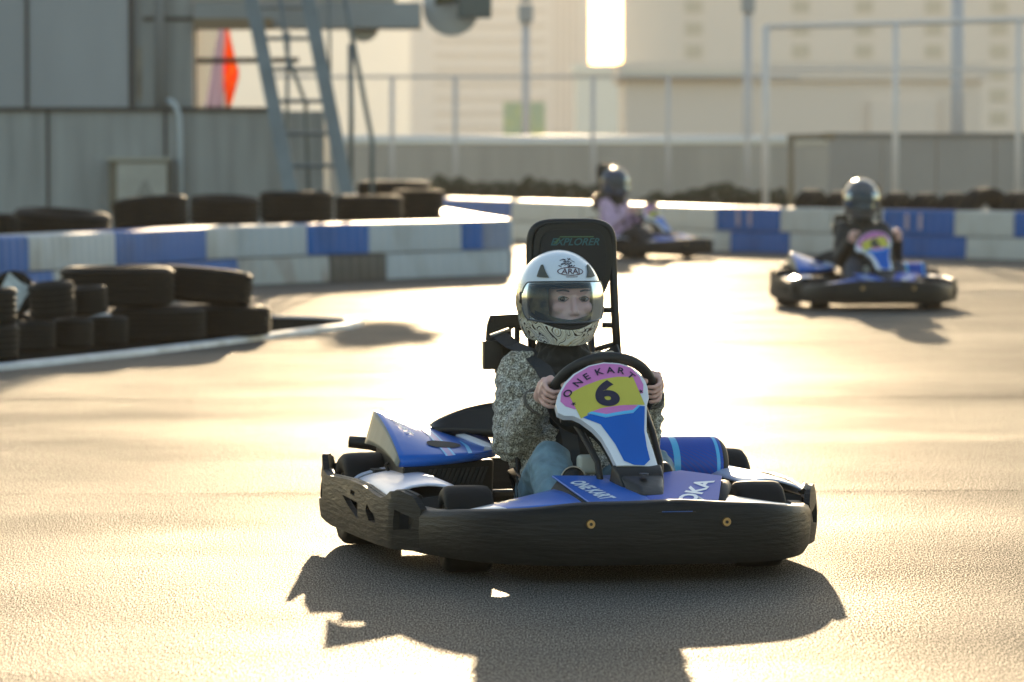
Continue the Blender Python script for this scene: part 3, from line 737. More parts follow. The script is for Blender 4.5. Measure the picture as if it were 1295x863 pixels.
def helmet(parent, kind, shift, detail):
    NU, NZ = 96, 60
    zs = [-.135 + .279 * (1 - cos(pi * j / NZ)) / 2 for j in range(NZ + 1)]
    zs[-1] = .1439
    def port(phi, z):
        a = abs(phi)
        lo = -.086 + .045 * min(1, a / R(62)) ** 1.7
        return a < R(64) and lo < z < .047 - .004 * (a / R(60)) ** 2
    m = MB(); g = []
    for i in range(NU):
        phi = -pi + 2 * pi * i / NU; g.append([])
        for j in range(NZ + 1):
            p = hs(phi, zs[j])
            if j == 0 or True:
                # lower rim: higher at the sides and the back
                q = max(0, 1 - (zs[j] + .135) / .06)
                p.z += q * .018 * (1 - max(0, cos(phi)) ** 2)
            g[-1].append(m.bm.verts.new(p))
    for i in range(NU):
        phi = -pi + 2 * pi * (i + .5) / NU
        for j in range(NZ):
            if port(phi, (zs[j] + zs[j + 1]) / 2): continue
            m.face([g[i][j], g[(i + 1) % NU][j], g[(i + 1) % NU][j + 1], g[i][j + 1]])
    # cap the crown
    # place origin at the helmet centre so that object texture coordinates are centred
    hm = m.build('helmet', helmet_mat(kind), parent, smooth=True, shift=tuple(HC))
    hm.location = HC - V(shift)
    s_ = hm.modifiers.new('s', 'SOLIDIFY'); s_.thickness = .012; s_.offset = -1
    sm = hm.modifiers.new('sm', 'SMOOTH'); sm.iterations = 1
    sh = tuple(HC)
    m = MB(); m.grid(lambda u, v: hs(R(-52) + R(104) * u, -.090 + .030 * v + .040 * abs(u - .5) ** 1.5 * 2, -.006), 24, 6); m.build('chin_vent', BLKM, hm, smooth=True, shift=sh)
    # rubber gasket round the opening
    gp = [hs(R(-63 + 126 * i / 30), -.084 + .045 * min(1, abs(-63 + 126 * i / 30) / 62) ** 1.7, -.003) for i in range(31)]
    gp += [hs(R(63), -.03 + .065 * i / 6, -.003) for i in range(1, 6)]
    gp += [hs(R(63 - 126 * i / 30), .0455 - .004 * (abs(63 - 126 * i / 30) / 60) ** 2, -.003) for i in range(31)]
    gp += [hs(R(-63), .035 - .065 * i / 6, -.003) for i in range(1, 6)]
    m = MB(); m.tube(gp, .0062, 8, closed=True); m.build('gasket', BLKM, hm, smooth=True, shift=sh)
    # liner around the opening
    m = MB(); m.grid(lambda u, v: hs(R(-70) + R(140) * u, .036 + .016 * v, -.010), 24, 2); m.build('brow_liner', BLKM, hm, smooth=True, shift=sh)
    pd = mat('helmet padding', (.16, .12, .06), .8, col2=(.03, .03, .03), vscale=30)
    for s in (-1, 1):
        m = MB(); m.grid(lambda u, v: hs(s * (R(38) + R(32) * u), -.075 + .12 * v, -.014 - .030 * (1 - u)), 8, 8); m.build('cheek_pad', pd, hm, smooth=True, shift=sh)
    m = MB()
    def vz(u, v):
        a = abs(u - .5) * 2
        lo = -.064 + .012 * a ** 2; hi = .052 - .004 * a ** 2
        if a > .86: k = (a - .86) / .14; lo += .03 * k * k; hi -= .03 * k * k
        return hs(R(-70) + R(140) * u, lo + (hi - lo) * v, .0065)
    m.grid(vz, 40, 12); v = m.build('visor', visor_mat('clear' if kind == 'white' else 'mirror'), hm, smooth=True, shift=sh)
    # frame strip of the visor
    m = MB(); m.tube([vz(i / 40, 0) for i in range(41)], .0028, 6); m.tube([vz(i / 40, 1) for i in range(41)], .0022, 6)
    m.build('visor_edge', mat('smoked edge', (.05, .06, .07), .3), hm, smooth=True, shift=sh)
    for s in (-1, 1):
        m = MB(); c = hs(s * R(78), .004, .001)
        m.lathe([(.0, -.003), (.014, -.003), (.018, 0), (.018, .002), (0, .003)], 20, 'x', c); m.build('visor_pivot', BLK, hm, smooth=True, shift=sh)
    if not detail: return hm
    # swirl-side dark band, vents, emblem and top mark
    dk = mat('helmet dark scrollwork', (.05, .05, .035), .35, col2=(.35, .33, .20), vscale=45, vlo=.5, vhi=.6)
    for s in (-1, 1):
        m = MB(); m.plate([(s * 68, -.050), (s * 74, -.055), (s * 92, -.035), (s * 108, .0), (s * 112, .022), (s * 104, .026), (s * 96, .012), (s * 86, -.000), (s * 76, -.012), (s * 72, -.030)], [], lambda a, b, t: hs(R(a), b, .0022), 0,
                          [(0, [-105, -100, -95, -90, -85, -80, -75, -70, -65, -60, 60, 65, 70, 75, 80, 85, 90, 95, 100, 105])], None, False)
        m.build('side_scroll', dk, hm, smooth=True, shift=sh)
    m = MB()
    for s in (-1, 1):
        a0 = 31 if s > 0 else 33
        m.plate([(s * 29, .064), (s * 48, .066), (s * 47, .098), (s * 43, .099)], [], lambda a, b, t: hs(R(a), b, .002 + t), .004, [(0, [-45, -40, -35, 35, 40, 45]), (1, [.07, .08, .09])])
    m.build('vent', mat('vent plastic', (.07, .075, .06), .5), hm, shift=sh)
    def em(x, y, t=0.): return hs(R(4.5) + x / .108, .083 + y, .0012 + t)
    el = lambda a, b, n=32: [(a * cos(2 * pi * i / n), b * sin(2 * pi * i / n)) for i in range(n)]
    dr = mat('emblem line', (.10, .05, .07), .4)
    m = MB(); cu = [(0, [-.03, -.02, -.01, 0, .01, .02, .03])]
    m.plate(el(.042, .0125), [el(.039, .0100)], em, 0, cu, None, False)
    put_text(m, 'ARAI', .0215, lambda x, y: em(x, y, .0004), shear=.2, bold=.0003, sx=1.25)
    m.plate([(-.018, -.0150), (.018, -.0150), (.016, -.0170), (-.016, -.0170)], [], em, 0, cu, None, False)
    m.build('emblem', dr, hm, shift=sh)
    m = MB(); rnd = random.Random(5)
    for k in range(20):
        x, y = rnd.uniform(-.024, .022), .0185 + (k // 5) * .0075 + rnd.uniform(-.001, .001)
        L_ = rnd.uniform(.004, .009); ang = rnd.choice((.5, -.5, .2)); hw = .0013
        dx, dy = cos(ang) * L_, sin(ang) * L_
        m.plate([(x - dx, y - dy - hw), (x + dx, y + dy - hw), (x + dx * .8, y + dy + hw), (x - dx * .9, y - dy + hw)], [], lambda a, b, t: hs(R(2) + a / .090, .083 + b * .8, .0016), 0, None, None, False)
    m.build('crown_mark', INK, hm, shift=sh)
    return hm

def hand(bm, side, ang, fr=.0078):
    """a hand closed round the rim at angle ang; returns the wrist point"""
    rad = V((cos(ang), 0, 0)) + WU * sin(ang); C = WHC + rad * .147; tan = (V((-sin(ang), 0, 0)) + WU * cos(ang)) * (1 if side < 0 else 1)
    up = tan if tan.z > 0 else -tan
    n = WN                                                 # towards the nose of the kart, away from the driver
    back = -n
    pc = C + rad * .012 + back * .030                       # palm centre, on the driver's side of the rim
    ell(bm, pc, (.017, .034, .041), M((rad, (n * .8 + rad * .6).normalized(), up)).transposed())
    lens = (.95, 1.05, 1.0, .82)
    for k in range(4):
        off = up * (.029 - .0190 * k)
        rho = .0165 + fr
        pts = []
        for j, a in enumerate((-75, -25, 30, 85, 130)):
            a = R(a * (lens[k] if j > 2 else 1)); q = C + off * (1 + .06 * (j == 1)) + rad * cos(a) * rho + n * sin(a) * rho
            if j == 1: q += rad * .004
            pts.append((q, fr * (1.08 - .07 * j)))
        chain(bm, [(pc + off * .9 + rad * .012, fr * 1.25)] + pts, 10)
    # thumb leaves the top side of the palm and closes over the rim from inside
    tb = pc + up * .026 - rad * .006
    chain(bm, [(pc + up * .006, .013), (tb, .0115), (C + up * .046 - rad * .022 + back * .006, .0098), (C + up * .050 - rad * .022 + n * .018, .0085)], 10)
    return pc - up * .03 + back * .015, up

def driver(kartroot, style):
    """style: jacket, trousers, helmet materials and mesh fineness"""
    det = style['detail']; vx = .0032 if det else .008
    base = V((0, 1.05, .10))
    root_p = None
    SH = tuple(base)
    hip = V((.0, 1.05, .165)); chest = V((-.003, 1.165, .42)); neck = V((-.008, 1.165, .575)); head = V((-.005, 1.115, .735))
    aR, aL = R(178), R(8)
    bm = bmesh.new()
    # torso
    ell(bm, (0, 1.07, .18), (.155, .11, .085)); ell(bm, (0, 1.12, .30), (.120, .085, .12)); ell(bm, (-.003, 1.15, .44), (.145, .09, .115))
    chain(bm, [(chest, .08), ((-.005, 1.165, .52), .06), (neck, .048), ((-.008, 1.14, .64), .047)])
    # head and face (looking down -y)
    FC = V((.004, 1.085, .738))
    ell(bm, FC + V((0, .03, .015)), (.074, .092, .098)); ell(bm, FC + V((0, -.008, -.035)), (.058, .062, .070)); ell(bm, FC + V((0, -.020, -.088)), (.026, .026, .022))
    ell(bm, FC + V((0, -.052, .038)), (.050, .020, .024))
    for s in (-1, 1):
        ell(bm, FC + V((s * .036, -.040, -.020)), (.024, .022, .022)); ell(bm, FC + V((s * .074, .03, -.005)), (.010, .018, .028))
        ell(bm, FC + V((s * .0085, -.073, -.036)), (.0075, .009, .0065))
    chain(bm, [(FC + V((0, -.058, .012)), .009), (FC + V((0, -.072, -.016)), .0095), (FC + V((0, -.080, -.031)), .0105)], 10)
    ell(bm, FC + V((0, -.066, -.060)), (.020, .010, .0055)); ell(bm, FC + V((0, -.064, -.068)), (.016, .010, .006))
    # arms and hands
    arms = {}
    for s, sh, el, ang in ((-1, V((-.128, 1.155, .530)), V((-.170, 1.045, .325)), aR), (1, V((.128, 1.155, .525)), V((.205, 1.035, .325)), aL)):
        wr, up = hand(bm, s, ang)
        wr = wr + V((s * .0, .035, -.020))
        chain(bm, [((s * .05, 1.165, .50), .052), (sh, .043), ((sh + el) / 2, .040), (el, .036), ((el * .5 + wr * .5), .034), (wr, .024), (wr + (V((0, -.045, .035))), .022)])
        arms[s] = (sh, el, wr)
    # legs, feet
    legs = {}
    for s, kn, an in ((-1, V((-.130, .735, .288)), V((-.175, .42, .115))), (1, V((.175, .745, .262)), V((.150, .42, .115)))):
        h = V((s * .085, 1.04, .155))
        chain(bm, [(h, .078), (h.lerp(kn, .5), .066), (kn, .052), (kn.lerp(an, .35), .052), (an, .034), (an + V((0, -.02, -.03)), .034), (an + V((0, -.12, .035)), .026)])
        legs[s] = (h, kn, an)
    body = blend(bm, 'person', SK, None, vx, 3 if det else 2, SH)
    # clothing ------------------------------------------------
    def folds(amp, sc_):
        def f(p):
            return amp * (noise.noise(V((p.x * sc_, p.y * sc_, p.z * sc_ * 1.6))) + .5 * noise.noise(p * sc_ * 2.3))
        return f
    bm = bmesh.new()
    for s in (-1, 1):
        sh, el, wr = arms[s]
        m1 = sh.lerp(el, .45) + V((s * .012, 0, 0)); m2 = el.lerp(wr, .45)
        cuff = el.lerp(wr, .86)
        chain(bm, [((s * .06, 1.17, .50), .075), (sh + V((0, 0, -.004)), .066), (m1, .058), (el + V((s * .004, .01, 0)), .057), (m2, .050), (cuff, .043)])
        ell(bm, (s * .085, 1.14, .40), (.078, .105, .16)); ell(bm, (s * .075, 1.10, .27), (.092, .115, .13))
        chain(bm, [((s * .05, 1.09, .20), .10), ((s * .10, .96, .215), .075)])
    ell(bm, (0, 1.19, .38), (.14, .08, .19))
    cuffs = [(arms[s][1].lerp(arms[s][2], .90), (arms[s][2] - arms[s][1]).normalized()) for s in (-1, 1)]
    jk = blend(bm, 'jacket', style['jacket'], body, vx * 1.5, 3, SH, folds(.0115 if det else .006, 24))
    if det:
        for c_, d_ in cuffs:
            a_ = d_.orthogonal().normalized(); b_ = d_.cross(a_); m = MB()
            m.tube([c_ + (a_ * cos(q) + b_ * sin(q)) * (.0415 + .0012 * sin(q * 14)) for q in [2 * pi * i / 70 for i in range(70)]], .0052, 8, closed=True)
            m.build('cuff', mat('braided cuff trim', (.10, .09, .075), .8, bump=.003, bscale=160), jk, smooth=True, shift=SH)
    if det:      # shaggy woven fringe along the sleeves and hem
        rnd = random.Random(11); m = MB(); vs_ = jk.data.vertices; nv = len(vs_)
        for k in range(2600):
            v = vs_[rnd.randrange(nv)]; p = v.co + V(SH); n = v.normal
            if p.y > 1.2: continue
            L_ = rnd.uniform(.003, .008); d = (n + V((rnd.uniform(-.8, .8), rnd.uniform(-.8, .8), rnd.uniform(-1, .4)))).normalized() * L_
            t = n.cross(d).normalized() * .0009
            m.poly([p - t, p + t, p + d])
        m.build('jacket_fringe', style['fringe'], jk, shift=SH)
    bm = bmesh.new()
    ell(bm, (0, 1.125, .42), (.100, .122, .15)); ell(bm, (0, 1.09, .27), (.098, .128, .125)); chain(bm, [((-.005, 1.15, .48), .075), ((-.008, 1.15, .545), .07)])
    blend(bm, 'shirt', style['shirt'], body, vx * 1.6, 3, SH, folds(.004, 25))
    bm = bmesh.new()
    chain(bm, [((-.008, 1.16, .535), .085), ((-.010, 1.155, .59), .076), ((-.012, 1.155, .615), .070)]); ell(bm, (-.005, 1.09, .575), (.082, .06, .055)); ell(bm, (.0, 1.10, .53), (.10, .065, .04))
    blend(bm, 'scarf', mat('black fleece', (.012, .012, .010), .85, sheen=.1, bump=.002, bscale=90), body, vx * 1.6, 3, SH, folds(.012, 22))
    bm = bmesh.new()
    for s in (-1, 1):
        h, kn, an = legs[s]
        chain(bm, [(h, .088), (h.lerp(kn, .5), .074), (kn + V((0, 0, 0)), .060), (kn.lerp(an, .3), .062), (kn.lerp(an, .7), .052), (an + V((0, .01, .015)), .046)])
    ell(bm, (0, 1.07, .175), (.165, .12, .09))
    blend(bm, 'trousers', style['trousers'], body, vx * 1.5, 3, SH, folds(.006, 19))
    for s in (-1, 1):
        bm = bmesh.new(); an = legs[s][2]
        chain(bm, [(an + V((0, .02, -.03)), .040), (an + V((0, -.06, -.005)), .037), (an + V((0, -.13, .045)), .031)]); chain(bm, [(an, .043), (an + V((0, .005, -.02)), .042)])
        blend(bm, 'shoe', mat('black leather', (.012, .012, .012), .45), body, .006, 2, SH)
    if det:
        # eyes, brows, lashes, hair
        eyeW = mat('eye white', (.40, .36, .35), .25); iris = mat('dark iris', (.02, .012, .01), .15); lid = mat('lash line', (.02, .014, .014), .6); br = mat('eyebrow hair', (.05, .035, .03), .8)
        for s in (-1, 1):
            c = FC + V((s * .0315, -.0515, .0055))
            m = MB(); g = bmesh.ops.create_uvsphere(m.bm, u_segments=96, v_segments=64, radius=.0125)
            for f in m.bm.faces:
                ctr = f.calc_center_median().normalized(); gaze = V((-.22, -1, .0)).normalized()
                f.material_index = 1 if ctr.dot(gaze) > cos(R(35)) else 0
            for v_ in m.bm.verts: v_.co = c + V((v_.co.x * 1.15, v_.co.y, v_.co.z * .80))
            m.build('eye', [eyeW, iris], body, smooth=True, shift=SH)
            m = MB()
            up_ = [c + V((.0165 * t * 1.0, -.0125 * sqrt(max(0.02, 1 - .55 * t * t)) - .0012, .0062 * (1 - t * t) + .0006 - .001 * s * t)) for t in [-1 + 2 * i / 12 for i in range(13)]]
            m.tube(up_, [.0006 + .0012 * (1 - abs(i - 6) / 7) for i in range(13)], 6)
            lo_ = [c + V((.015 * t, -.0125 * sqrt(max(0.02, 1 - .5 * t * t)) - .0006, -.0062 * (1 - t * t) + .0004)) for t in [-1 + 2 * i / 12 for i in range(13)]]
            m.tube(lo_, .0006, 5)
            m.build('eyelashes', lid, body, smooth=True, shift=SH)
            m = MB(); bw = [FC + V((s * (.016 + .036 * t), -.0735 + .013 * t * t, .0265 + .0055 * sin(pi * (t * .75 + .1)))) for t in [i / 10 for i in range(11)]]
            m.tube(bw, [.0013 + .0014 * sin(pi * min(1, .25 + i / 13)) for i in range(11)], 6, flat=.8)
            m.build('eyebrow', br, body, smooth=True, shift=SH)
        m = MB(); m.tube([FC + V((.017 * t, -.0745 + .006 * t * t, -.0635 + .0015 * abs(t))) for t in [-1 + i / 5 for i in range(11)]], .0022, 6); m.build('lips', mat('lips', (.42, .17, .16), .45), body, smooth=True, shift=SH)
        m = MB()
        for s in (-1, 1):
            m.grid(lambda u, v: FC + V((s * (.0775 - .012 * (1 - u)), -.035 + .05 * u, .06 - .15 * v)) + V((s * .004 * sin(v * 5), 0, 0)), 4, 8)
        hr = m.build('hair', mat('dark brown hair', (.02, .012, .008), .5, sheen=.2), body, smooth=True, shift=SH); s_ = hr.modifiers.new('s', 'SOLIDIFY'); s_.thickness = .008
    helmet(body, style['helmet'], SH, det)
    th = kartroot.rotation_euler.z; p = V(kartroot.location) + M.Rotation(th, 3, 'Z') @ base
    body.location = p; body.rotation_euler.z = th
    return body

def tweed():
    m = mat('grey tweed', (.2, .2, .2), .85)
    nt = m.node_tree; b = nt.nodes['Principled BSDF']; L = nt.links.new
    tc = N_(m, 'ShaderNodeTexCoord'); n = N_(m, 'ShaderNodeTexNoise'); n.inputs['Scale'].default_value = 210; n.inputs['Detail'].default_value = 2; L(tc.outputs['Object'], n.inputs['Vector'])
    n2 = N_(m, 'ShaderNodeTexNoise'); n2.inputs['Scale'].default_value = 60; n2.inputs['Detail'].default_value = 3; L(tc.outputs['Object'], n2.inputs['Vector'])
    cr = N_(m, 'ShaderNodeValToRGB'); e = cr.color_ramp.elements; e[0].position = .36; e[0].color = (.10, .09, .07, 1); e[1].position = .64; e[1].color = (.84, .79, .68, 1)
    q = e.new(.47); q.color = (.34, .31, .265, 1); q = e.new(.56); q.color = (.50, .47, .41, 1)
    L(n.outputs[0], cr.inputs[0])
    mx = N_(m, 'ShaderNodeMix'); mx.data_type = 'RGBA'; mx.blend_type = 'MULTIPLY'; mx.inputs['Factor'].default_value = .8
    cr2 = N_(m, 'ShaderNodeValToRGB'); e = cr2.color_ramp.elements; e[0].position = .38; e[0].color = (.40, .38, .30, 1); e[1].position = .6; e[1].color = (.95, 1, 1.0, 1)
    L(n2.outputs[0], cr2.inputs[0]); L(cr.outputs[0], mx.inputs['A']); L(cr2.outputs[0], mx.inputs['B']); L(mx.outputs['Result'], b.inputs['Base Color'])
    bp = N_(m, 'ShaderNodeBump'); bp.inputs['Distance'].default_value = .005; bp.inputs['Strength'].default_value = .9; L(n2.outputs[0], bp.inputs['Height']); L(bp.outputs[0], b.inputs['Normal'])
    b.inputs['Sheen Weight'].default_value = .2
    return m

k1 = make_kart(True, '6')
k1.location = (.39, 12.4, 0); k1.rotation_euler.z = R(12)
tag(k1, 'nearest blue and white rental kart with yellow number 6 plate and black bumper', 'go-kart', 'rental karts on the track')
def copy_tree(o, parent=None):
    c = o.copy(); COL.objects.link(c)
    if parent: c.parent = parent
    for ch in list(o.children): copy_tree(ch, c)
    return c
k2 = copy_tree(k1); k2.location = (2.75, 33.5, 0); k2.rotation_euler.z = R(4.5)
k2['label'] = 'blurred blue and white kart heading forward under the driver in black'
k3 = copy_tree(k1); k3.location = (2.0, 49.6, 0); k3.rotation_euler.z = R(49)
k3['label'] = 'farthest kart seen side on carrying the driver in lilac'
jean = mat('washed blue denim', (.16, .27, .33), .8, var=.35, vscale=25, bump=.001, bscale=300)
d1 = driver(k1, dict(detail=True, jacket=tweed(), fringe=mat('pale wool fibres', (.32, .31, .27), .8), shirt=mat('black top', (.012, .012, .012), .8), trousers=jean, helmet='white'))
tag(d1, 'person in tweed jacket and white patterned helmet gripping the wheel of the nearest kart', 'person')
bk = mat('black nylon', (.014, .014, .012), .6, var=.3, vscale=14)
d2 = driver(k2, dict(detail=False, jacket=bk, shirt=bk, trousers=mat('dark denim', (.03, .035, .05), .8), helmet='silver'))
tag(d2, 'person all in black with a silver helmet and mirrored visor, seated in a kart', 'person')
li = mat('lilac knit', (.62, .44, .60), .85, var=.2, vscale=20)
d3 = driver(k3, dict(detail=False, jacket=li, shirt=li, trousers=mat('dark trousers', (.03, .03, .035), .8), helmet='black'))
tag(d3, 'person in lilac top and dark helmet driving the farthest kart', 'person')

d2.scale = (1.08, 1.08, 1.08); d2.location.z += .015
d3.scale = (1.13, 1.13, 1.13)
for kk, dx, dz in ((k2, -.045, -.035), (k3, -.02, .06)):
    for ch in kk.children:
        if ch.name.startswith('headrest'): ch.location = (dx, 0, dz)
# ------------------------------------------------------------------ ground
m = MB()
xs = [-3000, -200, -60, -20, -8, 0, 8, 20, 60, 200, 3000]; ys = [-200, 0, 8, 14, 22, 34, 50, 75, 110, 300, 1000, 4500]
g = [[m.bm.verts.new((x, y, 0)) for y in ys] for x in xs]
for i in range(len(xs) - 1):
    for j in range(len(ys) - 1): m.face([g[i][j], g[i + 1][j], g[i + 1][j + 1], g[i][j + 1]])
tag(m.build('ground', ASPH), kind='structure', label='grey asphalt track surface shining in low sun')

SEAM = mat('tar joint', (.05, .046, .040), .8, spec=0.)
for Y0, sl, x0, x1, w_ in ((21.7, .03, -6, 6.5, .018), (15.7, .05, -5, 4.5, .010)):
    m = MB(); L_ = []
    for i in range(61):
        x = x0 + (x1 - x0) * i / 60; y = Y0 + sl * x + .05 * noise.noise(V((x * 1.3, Y0, 0))); ww = w_ * (.6 + .8 * abs(noise.noise(V((x * 3, Y0, 2)))))
        L_.append((m.bm.verts.new((x, y - ww, .004)), m.bm.verts.new((x, y + ww, .004))))
    for a, b in zip(L_, L_[1:]): m.face([a[0], b[0], b[1], a[1]])
    tag(m.build('road_joint', SEAM), kind='structure', label='thin dark joint line across the asphalt')
# kerbed island in the foreground left
KP = [(-4.6, 21.6), (-3.6, 23.2), (-2.75, 24.55), (-2.24, 26.05), (-1.88, 27.3), (-1.53, 28.7), (-1.27, 29.7), (-1.10, 30.3), (-1.04, 30.8), (-1.12, 31.35), (-1.42, 31.7), (-2.0, 31.95), (-3.0, 32.2), (-5.2, 32.6)]
m = MB(); secs = []
for i, p in enumerate(KP):
    a = V((*KP[max(0, i - 1)], 0)); b = V((*KP[min(len(KP) - 1, i + 1)], 0)); t = (b - a).normalized(); n = V((-t.y, t.x, 0)); p = V((*p, 0))
    secs.append([p - n * .04, p - n * .035 + V((0, 0, .028)), p + n * .035 + V((0, 0, .032)), p + n * .05])
m.sweep(secs)
kerb = m.build('kerb', mat('worn white kerb paint', (.62, .66, .70), .5, var=.35, vscale=4, col2=(.40, .42, .43)), angle=40)
tag(kerb, 'worn white painted kerb curving round the tyre island', 'kerb', kind='structure')
m = MB(); m.poly([(x - .03, y, .02) for x, y in KP] + [(-8, 33, .02), (-8, 20, .02)])
tag(m.build('gravel_bed', mat('dark gravel', (.022, .021, .018), .9, spec=0., var=.6, vscale=40, bump=.02, bscale=30)), kind='structure', label='dark gravel bed inside the kerb')

# ------------------------------------------------------------------ tyres
def tyre_mesh(name, Ro, Wd, mt):
    t = MB(); ri = Ro * .58; h = Wd / 2
    prof = [(ri, -h * .80), (ri + .01, -h * .93), (Ro * .78, -h), (Ro * .92, -h * .94), (Ro * .975, -h * .80)]
    for k in range(5):
        z = -h * .66 + h * 1.32 * k / 4
        prof += [(Ro, z - h * .12), (Ro, z + h * .10), (Ro - .014, z + h * .12), (Ro - .014, z + h * .22)] if k < 4 else [(Ro, z - h * .12), (Ro, z + h * .1)]
    prof += [(Ro * .975, h * .80), (Ro * .92, h * .94), (Ro * .78, h), (ri + .01, h * .93), (ri, h * .80)]
    t.lathe(prof, 48, 'z', closed=True)
    o = t.build(name, mt, smooth=True, angle=55)
    return o
protos = {}
def tyre(kind, x, y, z, label, group, rot=(0, 0, 0), sc_=1.):
    Ro, Wd = {'car_tyre': (.29, .20), 'kart_tyre': (.135, .20), 'truck_tyre': (.37, .30), 'slim_tyre': (.31, .19)}[kind]
    if kind not in protos:
        o = tyre_mesh(kind, Ro, Wd, RUBO if kind != 'kart_tyre' else mat('slick rubber', (.010, .0105, .010), .66, spec=.15, var=.3, vscale=9, bump=.001, bscale=60)); protos[kind] = o
    else:
        o = protos[kind].copy(); COL.objects.link(o)
    o.location = (x, y, z); o.rotation_euler = rot; o.scale = (sc_,) * 3
    for k_ in ('label', 'category', 'group', 'kind'):
        if k_ in o: del o[k_]
    return tag(o, label, 'tyre', group)
GF = 'tyres piled inside the front kerb'
def tp(kind, px, pyb, lay, label, rot=(0, 0, 0), dz=0., dY=0., sc_=1.):
    Y = gy(pyb) + dY; wd = {'car_tyre': .20, 'kart_tyre': .20}[kind] * sc_
    return tyre(kind, gx(px, Y), Y, wd / 2 + .03 + lay * wd * .98 + dz, label, GF, rot, sc_)
tp('car_tyre', 200, 440, 0, 'wide car tyre lying at the bottom of the pile under the largest tyre', dY=.4, sc_=1.0)
tp('car_tyre', 148, 440, 1, 'largest car tyre on top of the middle of the front pile', dY=.45, sc_=1.2, dz=-.03)
tp('car_tyre', 288, 434, 0, 'car tyre lying lowest at the end of the pile beside the chain', dY=.4, sc_=.93)
tp('car_tyre', 257, 434, 1, 'tilted car tyre on top at the chain end of the pile', dY=.35, rot=(R(-4), R(5), 0), sc_=1.05)
for px, pb, w2 in ((44, 450, 'second'), (92, 447, 'third'), (137, 443, 'fourth')):
    tp('kart_tyre', px, pb, 0, 'small kart slick at the bottom of the %s stack from the photo edge' % w2, rot=(R(90), 0, R(8)) if False else (0, 0, 0), sc_=.86)
for px, pb, w2, s_ in ((65, 450, 'second', 1.0), (112, 446, 'third', .82)):
    tp('kart_tyre', px, pb, 0, 'kart slick resting on top of the %s stack from the photo edge' % w2, dz=.19, dY=.12, sc_=s_, rot=(R(3), R(-4), 0))
tp('kart_tyre', -8, 462, 0, 'kart slick cut by the photo edge, bottom of the nearest stack'); tp('kart_tyre', -10, 462, 1, 'kart slick cut by the photo edge, top of the nearest stack')
tp('kart_tyre', 12, 452, 0, 'kart slick in shade just behind the nearest stack, lower one', dY=.5)
st = tp('kart_tyre', 17, 452, 0, 'small tyre standing on edge with a white star painted on its face', dz=.225, dY=.5, rot=(R(86), 0, R(4)), sc_=.95)
m = MB(); vv = [(.125 * (1 if k % 2 == 0 else .62) * cos(2 * pi * k / 8 + .2), .125 * (1 if k % 2 == 0 else .62) * sin(2 * pi * k / 8 + .2)) for k in range(8)]
m.plate(vv, [], lambda u, v, t: V((u, v, .098 + t)), .008); m.build('painted_star', mat('star paint', (.5, .56, .58), .6, var=.3, vscale=20), st)

GB = 'big tyres stacked behind the near barrier'
def bt(px0, px1, Y, zt, label, rot=(0, 0, 0), lay=0):
    x = gx((px0 + px1) / 2, Y); s_ = min(1.15, (px1 - px0) / F * Y / .74); zc = gz(zt, Y) - .15 * s_ - .30 * s_ * lay
    if zc < .12 * s_: return
    tyre('truck_tyre', x, Y, zc, label, GB, rot, s_)
spots = [(-60, 22, 37.5, 270, 0, 0, 'edge of the photo'), (16, 140, 38.2, 266, 3, 4, 'dark wall joint'), (142, 238, 41.4, 250, -4, -5, 'cream electrical box'), (240, 328, 42.6, 248, 3, 2, 'white conduit foot'), (328, 422, 43.8, 242, 0, 0, 'ladder foot'), (423, 510, 44.6, 247, 0, 0, 'ladder handrail'), (451, 545, 47.6, 229, 0, 0, 'rear of the pile end'), (495, 562, 46.4, 240, 0, 0, 'barrier tip')]
for a, b, Y, z, rx, ry, wh in spots:
    bt(a, b, Y, z, 'large truck tyre on top of the stack by the %s' % wh, (R(rx), R(ry), 0))
    for k in (1, 2):
        if True:
            bt(a + 3, b - 3, Y + .01 * k, z, 'truck tyre %s the top one by the %s' % (('just under', 'two under')[k - 1], wh), (0, 0, 0), k)

# ------------------------------------------------------------------ barriers
def bar_mat(name, c, dirt):
    return mat(name, c, .52, spec=.15 if 'blue' in name else .45, var=.0, col2=dirt, vscale=2.6, vlo=.30, vhi=.52, stretch=(1, 1, .6), bump=.002, bscale=20)
BB = bar_mat('blue barrier plastic', (.004, .105, .37), (.004, .075, .24)); BW = bar_mat('white barrier plastic', (.36, .41, .45), (.26, .28, .28)); BWF = bar_mat('hazed white barrier plastic', (.50, .49, .45), (.40, .38, .33)); BS = bar_mat('stained white barrier plastic', (.34, .36, .36), (.16, .10, .06))  # haze painted into the far white's colour, shade into the near white's
BD = bar_mat('grimy dark barrier plastic', (.035, .035, .035), (.02, .02, .02)); BG = bar_mat('faded blue grey barrier plastic', (.20, .25, .36), (.16, .18, .24))
class Path:
    def __init__(s, pts):
        s.p = [V((x, y, 0)) for x, y in pts]; s.c = [0]
        for a, b in zip(s.p, s.p[1:]): s.c.append(s.c[-1] + (b - a).length)
    def at(s, d):
        i = 0
        while i < len(s.c) - 2 and d > s.c[i + 1]: i += 1
        t = (d - s.c[i]) / (s.c[i + 1] - s.c[i]); a, b = s.p[i], s.p[i + 1]; return a.lerp(b, t), (b - a).normalized()
    def hit(s, px):
        k = (px - CX) / F
        for i, (a, b) in enumerate(zip(s.p, s.p[1:])):
            fa, fb = a.x - k * a.y, b.x - k * b.y
            if fa * fb <= 0: return s.c[i] + (s.c[i + 1] - s.c[i]) * (fa / (fa - fb))
        return 0
